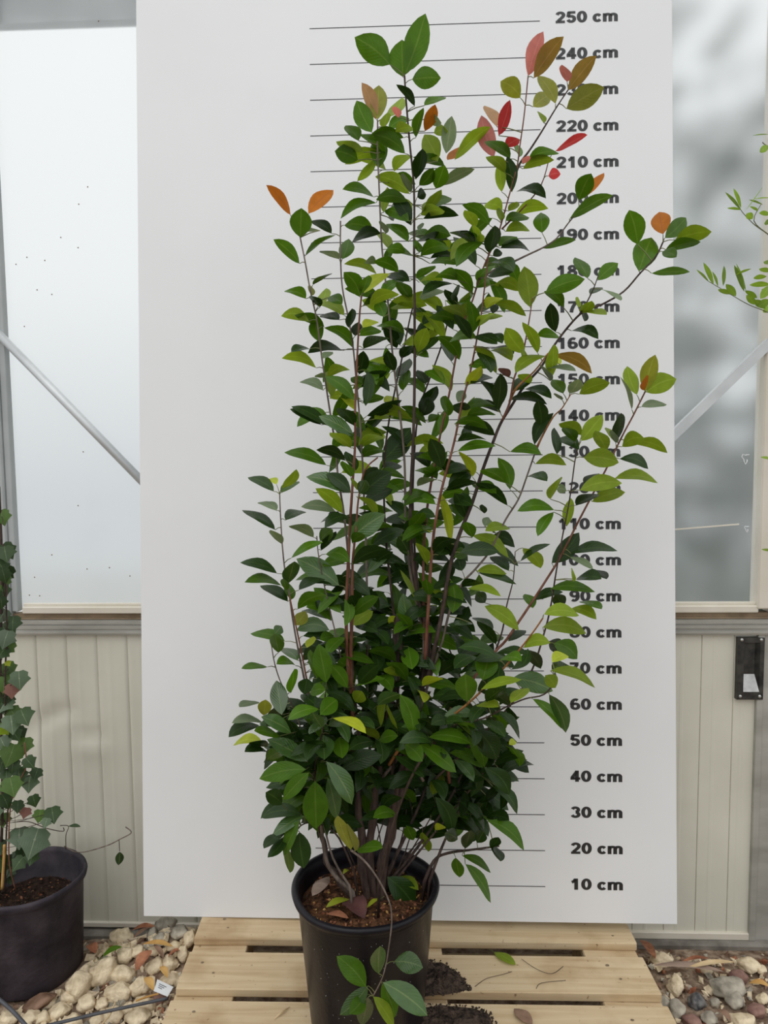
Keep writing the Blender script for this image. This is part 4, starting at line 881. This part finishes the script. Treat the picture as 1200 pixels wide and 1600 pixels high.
dirt_patch('dirt_clump', [(650, 1500), (690, 1503), (715, 1518), (734, 1545), (700, 1552), (655, 1556), (640, 1530)], .014, 'dark root dirt clump on the pallet touching the pot side', 1)
dirt_patch('dirt_clump', [(640, 1575), (690, 1570), (745, 1574), (768, 1585), (772, 1615), (700, 1640), (640, 1630)], .010, 'dark wet dirt spread on the front pallet board', 2)
# fine roots and specks on the pallet
for pts, lab in ((((742, 1545), (760, 1532), (785, 1525), (800, 1520)), 'thin brown root strand on the pallet by the dirt clump'), (((815, 1500), (838, 1515), (862, 1522), (880, 1510)), 'thin brown root strand on the pallet by the lime leaf'), (((838, 1546), (846, 1537), (884, 1532)), 'short dark twig on the middle pallet board')):
    W = [onz(x, y, 0.13) for (x, y) in pts]
    for w_ in W: w_.z = palz(w_.x) + .002
    c = W[0].copy(); b = MB(); b.tube([Vector(v) for v in spline([tuple(w_ - c) for w_ in W], 4)], .0007, 4); o = b.build('root_strand', M['stem_dark'], None, True); o.location = c; tag(o, lab, 'root')

# ---- stones: one mesh kind each, sized from the photo
def stone_mesh(seed):
    rnd = random.Random(seed); bm = bmesh.new(); bmesh.ops.create_icosphere(bm, subdivisions=3, radius=1)
    ph = [(Vector((rnd.gauss(0, 1), rnd.gauss(0, 1), rnd.gauss(0, 1))).normalized(), rnd.uniform(.62, .95)) for _ in range(11)]
    k = [rnd.uniform(2, 5) for _ in range(6)]
    for v in bm.verts:
        d = v.co.normalized(); r = 1.0
        for (n_, h) in ph:
            c = d.dot(n_)
            if c > 1e-3: r = min(r, h / c)
        r *= 1 + .05 * math.sin(k[0] * d.x * 2 + k[1] * d.y) + .05 * math.sin(k[2] * d.z * 2 + k[3] * d.x * 2) + rnd.uniform(-.035, .035)
        v.co = d * r
    bm.verts.index_update(); V = [v.co.copy() for v in bm.verts]; F = [[v.index for v in f.verts] for f in bm.faces]; bm.free()
    return V, F
SM = [stone_mesh(i) for i in range(9)]
def stone(cx, cy, rx, ry, mat, label, group, seed):
    rnd = random.Random(seed * 31 + 5)
    g = onz(cx, cy + ry * .5, 0.03)
    for _ in range(4): g = onz(cx, cy + ry * .55, gz(g.x, g.y))
    s = ppm(g); a = 1.06 * rx / s; h = 1.06 * ry / s * rnd.uniform(.88, 1.0); dp = (a + h) / 2 * rnd.uniform(.85, 1.05)
    V, F = SM[seed % len(SM)]; q = rnd.uniform(-.5, .5)
    me = mesh('stone', [(v.x * a * math.cos(q) - v.z * h * math.sin(q), v.y * dp, v.x * a * math.sin(q) * h / a + v.z * h * math.cos(q)) for v in V], F)
    o = link('stone', me, M[mat], None, False)
    me.polygons.foreach_set('use_smooth', [True] * len(me.polygons))
    o.location = (g.x, g.y + dp * .25, gz(g.x, g.y) + h * .62); tag(o, label, 'stone', group)
    return o
LST = '''188 1467 19 18;262 1446 20 19;291 1441 13 11;312 1441 9 10;282 1459 16 11;250 1468 14 8;238 1462 9 8;194 1497 14 15;160 1524 22 26;191 1527 23 14;124 1546 20 22;186 1554 26 16;217 1547 17 16;136 1571 17 13;214 1490 13 12;242 1513 17 12;264 1509 13 13;266 1533 17 8
225 1574 20 13;215 1595 21 12;177 1590 17 13;150 1597 13 11;92 1583 19 12;65 1594 15 10;45 1594 18 11;12 1593 16 12;131 1523 14 11;107 1562 14 11;296 1476 10 14;286 1498 9 13;270 1488 12 9;160 1571 12 9;112 1598 18 10;200 1578 12 10;240 1490 11 8;75 1570 14 10;285 1550 11 8'''
LSL = """pale pointed stone at the back beside the red dry leaves
round grey stone just under the board corner
small grey stone under the board edge near the pallet corner
tiny grey stone touching the pallet back left corner
flat grey stone between the round grey stone and pallet
low grey stone just behind the ochre dry leaf
small grey stone beside the red dry leaf at the back
rough stone right of the green fallen leaf
large upright cream stone right of the ivy pot
long cream stone right of the large upright one
broad cream stone leaning at the ivy pot foot
wide tan stone in the middle of the stone bed
round cream stone left of the white tag
rounded cream stone just above the middle of the hose
stone behind the broad red bark flake
tan stone directly behind the white tag
cream stone between the white tag and pallet end
flat pale stone touching the left pallet end
cream stone just below the short ochre stick
pale stone at the photo bottom beside the pallet
stone right of the thin straw stick at photo bottom
small stone left of the thin straw stick at photo bottom
cream stone above the left half of the hose
small stone at the left end of the long hose
stone beside the tip of the short hose piece
stone in the very bottom left photo corner
stone tucked behind the broad cream stone by the pot
stone just in front of the ivy pot foot
narrow stone leaning on the rear pallet board end
narrow stone beside the gap between pallet board ends
small stone right of the ochre dry leaf
small stone below the large upright cream stone
flat stone under the hose at the photo bottom
small stone between the wide tan stone and the hose
small stone just below the ochre dry leaf
stone next to the brown bark lump
small stone against the front left pallet corner""".splitlines()
for i, q in enumerate(LST.replace('\n', ';').split(';')):
    a = list(map(float, q.split()))
    stone(*a, 'stone_grey' if i in (1, 2, 3, 4, 5, 6) else 'stone', LSL[i], 'pale stones left of the pallet', i + 1)
stone(250, 1561, 13, 14, 'stone_red', 'reddish brown stone by the pallet front left corner', None, 61)
RST = '1057 1543 13 17;1138 1549 27 17;1150 1566 16 14;1155 1529 14 13;1172 1511 19 12;1036 1502 18 12;1117 1569 8 9;1060 1581 15 14;1184 1583 14 12;1193 1562 10 9;1160 1596 20 10;1110 1594 14 9;1037 1572 10 13;1082 1598 16 9;1105 1518 9 6;1190 1517 9 7;1045 1598 12 8'
RSL = """upright cream stone beside the pallet right edge
large flat grey stone on the ground at lower right
grey stone in front of the large flat grey one
reddish stone behind the large flat grey one
pale stone by the footing at the right photo edge
stone at the rear right pallet corner
tiny stone left of the large flat grey one
stone below the upright cream stone by the pallet
stone near the right photo edge below the orange leaf
small stone at the right photo edge under the orange leaf
flat stone cut by the bottom photo edge at right
small stone at the photo bottom below the dark speckled one
stone touching the right pallet edge near the front
stone cut by the bottom photo edge below the dark stone
tiny stone under the pale bark strip
small stone at the right photo edge by the footing
stone at the bottom photo edge against the pallet""".splitlines()
for i, q in enumerate(RST.split(';')):
    a = list(map(float, q.split()))
    stone(*a, ['stone', 'stone_grey', 'stone_grey', 'stone_red', 'stone'][i % 5] if i not in (0, 1) else ('stone' if i == 0 else 'stone_grey'), RSL[i], 'stones right of the pallet', i + 70)
stone(1090, 1568, 15, 13, 'stone_dark', 'dark speckled stone on the ground right of the pallet', None, 99)
# gravel and bark bits too many to count
IVX = -1.09
def litter(left, label):
    rnd = random.Random(8 if left else 9); b = MB(); n = 0
    oct_ = [(0, 2, 4), (2, 1, 4), (1, 3, 4), (3, 0, 4), (2, 0, 5), (1, 2, 5), (3, 1, 5), (0, 3, 5)]
    while n < 2000:
        n += 1
        x = rnd.uniform(-1.6, -.64) if left else rnd.uniform(.645, 1.5); y = rnd.uniform(-1.1, .17)
        if left and (x - IVX) ** 2 + (y + .035) ** 2 < .15 ** 2: continue
        s = rnd.choice((.003, .004, .006, .010, .016, .013) if left else (.003, .004, .006, .009, .011, .008)); z = gz(x, y) + s * .3
        a = Vector((rnd.gauss(0, 1), rnd.gauss(0, 1), rnd.gauss(0, .3))).normalized() * s * rnd.uniform(1, 1.8); e_ = a.orthogonal().normalized() * s * .8; f_ = a.cross(e_).normalized() * s * .6
        p_ = Vector((x, y, z)); b.add([p_ + a, p_ - a, p_ + e_, p_ - e_, p_ + f_, p_ - f_], oct_)
        b.M[-8:] = [rnd.choice((0, 0, 0, 1, 1, 2, 3) if left else (0, 0, 1, 1, 2, 3, 3, 4))] * 8
    for n in range(650 if left else 120):   # coarser pale pieces between the stones
        x = rnd.uniform(-1.05, -.64) if left else rnd.uniform(.66, 1.3); y = rnd.uniform(-.75, .12)
        if left and (x - IVX) ** 2 + (y + .035) ** 2 < .155 ** 2: continue
        s = rnd.uniform(.008, .019); z = gz(x, y) + s * .35; V1 = []
        a = Vector((rnd.gauss(0, 1), rnd.gauss(0, 1), rnd.gauss(0, .3))).normalized(); e_ = a.orthogonal().normalized(); f_ = a.cross(e_).normalized()
        for (i1, j1, k1) in ((1, 1, 1), (-1, 1, 1), (-1, -1, 1), (1, -1, 1), (1, 1, -1), (-1, 1, -1), (-1, -1, -1), (1, -1, -1)):
            V1.append(Vector((x, y, z)) + (a * i1 + e_ * j1 * .7 + f_ * k1 * .6) * s * rnd.uniform(.45, .75))
        b.add(V1, [(0, 1, 2, 3), (7, 6, 5, 4), (0, 4, 5, 1), (1, 5, 6, 2), (2, 6, 7, 3), (3, 7, 4, 0)]); b.M[-6:] = [rnd.choice((0, 0, 0, 4))] * 6
    o = b.build('gravel', [M['stone'], M['gravelbits'], M['dryred'], M['dry'], M['stone_grey']])
    tag(o, label, 'gravel', None, 'stuff')
litter(True, 'fine pale gravel and bark bits left of the pallet')
litter(False, 'brown bark litter and fine gravel right of the pallet')
# dry leaves and bark on the left stones
def gl(x, y, dz=0.0):
    g = onz(x, y, 0.04)
    for _ in range(4): g = onz(x, y, gz(g.x, g.y) + dz)
    return g
for (x0, y0, x1, y1, w, mt, lab, dz) in (
    (222, 1477, 271, 1481, 5.5, 'dryorange', 'ochre dry leaf lying across the back stones', .045),
    (212, 1519, 237, 1486, 10, 'dryred', 'broad red brown bark flake among the stones', .045),
    (205, 1456, 243, 1450, 6, 'dryred', 'red brown dry leaf under the board corner', .03),
    (208, 1468, 238, 1452, 4, 'dry', 'narrow brown dry leaf by the back wall', .035),
    (150, 1492, 138, 1478, 8, 'dryred', 'reddish dry leaf scrap beside the ivy pot rim shadow', .03),
    (226, 1529, 240, 1550, 6, 'dryorange', 'yellow bark chip left of the white tag', .05),
    (262, 1497, 286, 1486, 4, 'dryred', 'small red brown chip near the pallet end', .04),
    (250, 1512, 262, 1530, 5, 'dryorange', 'ochre curled chip between two stones', .04),
    (240, 1478, 256, 1500, 4, 'dry', 'thin brown strip across the stones behind the tag', .045)):
    a = gl(x0, y0, dz); c = gl(x1, y1, dz); flat_leaf('dry_leaf', a, c, w / ppm(a), mt, lab, 'dry leaf', bend=.008, curl=.2)
a = gl(160, 1497, .05); c = gl(191, 1481, .05); flat_leaf('fallen_leaf', a, c, .012, 'm', 'green fallen leaf on the stones beside the ivy pot', 'leaf', bend=.008)
# right side
for (x0, y0, x1, y1, w, mt, lab, dz) in (
    (1020, 1510, 1132, 1520, 7, 'drygrey', 'long pinkish brown bark strip right of the pallet', .03),
    (1070, 1516, 1150, 1505, 5, 'straw', 'pale twisted strip of bark near the footing', .035),
    (1000, 1470, 1024, 1500, 7, 'dryred', 'dark red dry leaf at the pallet back right corner', .03),
    (1170, 1538, 1205, 1545, 6, 'dryorange', 'orange dry leaf at the right photo edge', .02),
    (1110, 1500, 1065, 1505, 4, 'dryred', 'small red brown leaf below the footing', .02),
    (1120, 1580, 1142, 1598, 6, 'dry', 'brown dry leaf among the right stones', .02)):
    a = gl(x0, y0, dz); c = gl(x1, y1, dz); flat_leaf('dry_leaf', a, c, w / ppm(a), mt, lab, 'dry leaf', bend=.008, curl=.2)
# sticks
for pts, r, mt, nm, lab, cat, dz in (
    (((60, 1606), (110, 1594), (160, 1582), (215, 1570), (262, 1560)), .0042, 'rubber', 'irrigation_hose', 'thin dark irrigation hose across the stones at lower left', 'hose', .055),
    (((-5, 1558), (20, 1580), (42, 1604)), .005, 'rubber', 'irrigation_hose', 'short dark hose piece in the bottom left corner', 'hose', .05),
    (((212, 1564), (232, 1557), (248, 1553)), .0025, 'dryorange', 'stick', 'short ochre stick left of the pallet below the tag', 'stick', .06),
    (((160, 1600), (172, 1585), (180, 1566)), .002, 'straw', 'stick', 'thin straw stick standing up in the front stones', 'stick', .05),
    (((189, 1438), (192, 1448), (196, 1455)), .0012, 'stem_dark', 'stick', 'tiny dark twig against the wall foot', 'stick', .03)):
    W = [gl(x, y, dz) for (x, y) in pts]; c = W[0].copy(); b = MB(); b.tube([Vector(v) for v in spline([tuple(w_ - c) for w_ in W], 5)], r, 7); o = b.build(nm, M[mt], None, True); o.location = c; tag(o, lab, cat)
# white plant tag
A_, B_, C_, D_ = gl(246, 1530, .055), gl(271, 1542, .05), gl(262, 1557, .05), gl(240, 1548, .055)
c = (A_ + C_) / 2; b = MB(); th = Vector((0, 0, .0012)); b.add([v - c for v in (A_, B_, C_, D_)] + [v - c - th for v in (A_, B_, C_, D_)], [(0, 1, 2, 3), (7, 6, 5, 4), (0, 4, 5, 1), (1, 5, 6, 2), (2, 6, 7, 3), (3, 7, 4, 0)])
tg = b.build('plant_tag', M['tagwhite']); tg.location = c; tag(tg, 'small white plastic tag lying on stones by the pallet', 'tag')
for k, f in enumerate((.3, .45, .6)):
    a = A_ + (D_ - A_) * f + (B_ - A_) * .18 - c; e_ = A_ + (D_ - A_) * f + (B_ - A_) * (.62 - .1 * k) - c; b = MB(); b.tube([a + th * .8, e_ + th * .8], .0008, 4); b.build('print_line', M['rubber'], tg)
# bark lump under the ivy pot
V, F = SM[5]; g = gl(62, 1566, .02); b = MB(); b.add([Vector((v.x * .05, v.y * .03, v.z * .016)) for v in V], F); o = b.build('bark_lump', M['dry'], None, True); o.location = g; o.rotation_euler = (0, -.35, .1); tag(o, 'rough brown bark lump wedged under the ivy pot', 'bark')

# ================================================================ POTTED IVY
IC = Vector((-1.09, -0.035, 0.012)); ivy = empty('potted_ivy', IC)
tag(ivy, 'climbing ivy in a dusty black pot at the left photo edge', 'potted plant')
ih = 0.278
b = MB(); b.lathe([(0.001, 0.003), (0.128, 0.0), (0.133, 0.006), (0.143, ih - 0.03), (0.146, ih - 0.026), (0.152, ih - 0.02), (0.155, ih - 0.008), (0.153, ih), (0.147, ih), (0.142, ih - 0.01), (0.136, ih - 0.09), (0.001, ih - 0.09)], 64, wob=lambda q, z: 0.003 * math.sin(2 * q + .6) + 0.0015 * math.sin(5 * q))
o = b.build('pot', M['pot_dusty'], ivy, True); o['label'] = 'dusty purplish black pot with soil-caked foot'
soil_disc(IC, 0.134, IC.z + ih - 0.084, 'soil', M['soil_dark'], ivy, IC, 9, 260, (0, 3, 3, 1))
def ivy_geo(c, size, ang, nrm):
    """five-lobed leaf"""
    out = [(0, -.55), (.32, -.62), (.66, -.40), (.62, -.12), (.84, .12), (.54, .36), (.28, .62), (0, .95), (-.28, .62), (-.54, .36), (-.84, .12), (-.62, -.12), (-.66, -.40), (-.32, -.62)]
    nrm = nrm.normalized(); u = nrm.cross(Vector((0, 0, 1))); u = u.normalized() if u.length > .1 else Vector((1, 0, 0)); v = nrm.cross(u)
    ca, sa = math.cos(ang), math.sin(ang); V = [c + nrm * size * .04]; UV = [(0, .5)]
    for (x, y) in out:
        xx = x * ca - y * sa; yy = x * sa + y * ca
        V.append(c + u * (xx * size) + v * (yy * size) - nrm * (size * .22 * (x * x + y * y))); UV.append((.04 if (abs(x) < .01 or abs(abs(x) - .86) < .01) else .9, y))
    return V, [(0, i, i % 14 + 1) for i in range(1, 15)], UV
def ivy_leaf(px, py, s, cls, Y, ang=None, tilt=None):
    c = at(px, py, Y); rr = lr; size = 1.34 * s / ppm(c)
    n_ = (CAM - c).normalized() + Vector((rr.uniform(-.5, .5), rr.uniform(-.2, .2), rr.uniform(-.1, .7))) if tilt is None else tilt
    V, F, UV = ivy_geo(c, size, rr.uniform(-.8, .8) + (0 if ang is None else ang), n_)
    st = LeafSet(); st.add(V, F, UV, rr.random(), 0)
    sp = at(lr.uniform(2, 14), py + 14, -0.06); PV, PF = petiole(c, sp, .0009, -.004); st.add(PV, PF, [(.5, 0)] * len(PV), .5, 1)
    return st.build('leaf', [LC[cls], M['stem_dark']], ivy, IC)
for (x, y, s, c) in ((3, 806, 13, 'i'), (8, 862, 15, 'v'), (2, 885, 12, 'v'), (6, 898, 12, 'v'), (3, 922, 13, 'v'), (4, 960, 13, 'w'), (20, 972, 13, 'v'), (9, 996, 15, 'w'), (4, 1018, 12, 'v'), (12, 1036, 5, 'Y'), (7, 1052, 13, 'i'), (30, 1060, 15, 'w'), (22, 1069, 9, 'Y'), (18, 1077, 12, 'n'), (36, 1117, 16, 'v'), (18, 1128, 16, 'w'), (5, 1139, 10, 'l'), (22, 1146, 12, 'v'), (38, 1163, 14, 'i'), (18, 1176, 18, 'i'), (3, 1192, 13, 'v'), (18, 1226, 16, 'i'), (30, 1210, 13, 'v'), (46, 1221, 14, 'w'), (57, 1207, 10, 'v'), (4, 1160, 12, 'w'), (53, 1250, 10, 'v'), (82, 1270, 14, 'v'), (62, 1273, 10, 'i'), (72, 1284, 8, 'w'), (30, 1305, 17, 'w'), (54, 1312, 23, 'w'), (30, 1347, 12, 'v'), (50, 1338, 11, 'v'), (8, 1250, 13, 'v'), (40, 1268, 9, 'n'), (5, 1278, 12, 'i'), (3, 1100, 13, 'v'), (10, 1208, 12, 'v'), (45, 1190, 11, 'v'), (2, 940, 10, 'v'), (-8, 870, 14, 'v'), (-12, 920, 14, 'i'), (-10, 990, 14, 'v'), (-12, 1060, 15, 'v'), (-10, 1130, 15, 'i'), (-10, 1200, 15, 'v'), (-12, 1270, 15, 'w'), (-6, 1320, 14, 'v'), (20, 1195, 12, 'v'), (28, 1258, 10, 'v')):
    ivy_leaf(x, y, s, c, -0.06 + lr.uniform(-.04, .03) - (.03 if s > 15 else 0))
for k in range(46):
    y_ = lr.uniform(850, 1385); ivy_leaf(lr.uniform(-18, 14 + 26 * sm((y_ - 1050) / 150)), y_, lr.uniform(10, 15), lr.choice('vvvwi'), -.03 + lr.uniform(-.03, .03))
for pts, r, mt, Y in ((((-2, 1400), (4, 1250), (0, 1050), (3, 900), (-2, 760)), .004, 'stem_dark', -.05), (((8, 1395), (10, 1300), (16, 1200), (8, 1100), (10, 960), (5, 850)), .0022, 'stem_dark', -.06), (((24, 1390), (14, 1340), (18, 1250), (40, 1200), (38, 1160)), .0018, 'stem_red', -.08), (((3, 1390), (6, 1345), (7, 1320)), .004, 'dryorange', -.07),
                      (((20, 1285), (45, 1284), (72, 1294), (98, 1299), (99, 1293)), .0012, 'stem_dark', -.08), (((103, 1327), (103, 1305), (107, 1291), (94, 1290)), .0011, 'stem_dark', -.06), (((100, 1322), (124, 1332), (165, 1322), (188, 1311), (205, 1301), (196, 1292)), .0017, 'stem_grey', .02), (((186, 1312), (187, 1330)), .001, 'stem_dark', .02), (((10, 912), (11, 930), (4, 945)), .0012, 'stem_dark', -.07)):
    W = [at(x, y, Y) for (x, y) in pts]; b = MB(); b.tube([Vector(v) for v in spline([tuple(w_) for w_ in W], 5)], r, 6); child_mesh(b, 'stem', M['stem_' + mt[5:]] if mt.startswith('stem') else M[mt], ivy, True, IC)
for (a, c, w, cl) in (((187, 1331), (185, 1352), 6, 'v'), ((107, 1291), (126, 1292), 2.5, 'v')):
    pb, pt, hw, side, nrm, bv = px_leaf(*a, *c, w, 1, .02 if a[0] > 150 else -.06, -1, .03); V, F, UV = leaf_geo(pb, pt, hw, side, nrm, bv, .5); st = LeafSet(); st.add(V, F, UV, .3, 0); st.build('leaf', [LC[cl]], ivy, IC)

# ================================================================ BAMBOO at the right edge
bx_ = at(1320, 500, 0.06); BC = Vector((bx_.x, 0.06, gz(bx_.x, 0.06))); bam = empty('bamboo', BC)
tag(bam, 'bamboo twigs with narrow green leaves at the right photo edge', 'bamboo')
b = MB(); zz = BC.z; pts = []; rad = []
for i in range(13):
    for dz, r in ((0, .0085), (.006, .0066), (.19, .0066)):
        pts.append((BC.x + .012 * math.sin(i * .5), BC.y, BC.z + i * .2 + dz)); rad.append(r * (1 - .03 * i))
b.tube(pts, rad, 10); child_mesh(b, 'culm', M['stem_green'], bam, True, BC)
for pts in (((1320, 560), (1240, 508), (1200, 488), (1170, 476), (1140, 459), (1108, 440)), ((1320, 450), (1240, 398), (1200, 366), (1180, 352), (1163, 335), (1157, 327)), ((1320, 300), (1205, 232), (1192, 222)), ((1320, 770), (1200, 718)), ((1320, 920), (1202, 862)), ((1200, 366), (1178, 345), (1190, 318))):
    W = [at(x, y, 0.06 - .0006 * max(0, 1232 - x)) for (x, y) in pts]; b = MB(); b.tube([Vector(v) for v in spline([tuple(w_) for w_ in W], 4)], [.0016 - .0007 * i / (4 * (len(pts) - 1)) for i in range(4 * (len(pts) - 1) + 1)], 5); child_mesh(b, 'twig', M['stem_green'], bam, True, BC)
BL_ = '''1202 210 1175 212 2;1202 228 1187 238 5;1158 328 1133 300 4;1158 325 1146 294 4;1158 328 1136 325 3;1163 331 1192 291 2.5;1176 342 1166 334 5;1192 320 1170 312 2.5;1184 330 1172 322 3;1204 335 1186 333 4;1204 347 1194 349 4;1204 309 1178 311 2;1108 441 1088 421 3;1115 445 1099 410 5;1122 448 1113 424 3;1130 447 1131 415 4;1150 463 1134 444 5;1163 456 1147 414 5.5;1166 456 1150 411 4;1148 430 1174 420 3;1183 466 1164 454 4;1180 476 1166 461 5;1204 445 1171 445 5;1188 467 1202 446 6;1198 432 1177 435 4;1196 482 1177 469 5;1184 480 1204 469 6;1206 718 1188 714 3;1206 862 1190 858 3;1206 412 1193 409 4;1192 488 1206 480 5;1140 460 1122 452 4;1204 425 1186 420 4;1206 460 1190 452 5'''
for q in BL_.split(';'):
    x0, y0, x1, y1, w = map(float, q.split())
    pb, pt, hw, side, nrm, bv = px_leaf(x0, y0, x1, y1, w, 1, 0.06 - .0006 * (1232 - x0), lr.choice((-1, 1)), .04); hw = w / ppm(pb)
    V, F, UV = leaf_geo(pb, pt, hw, side, nrm, bv, .2); st = LeafSet(); st.add(V, F, UV, lr.random(), 0); st.build('leaf', [LC['b']], bam, BC)
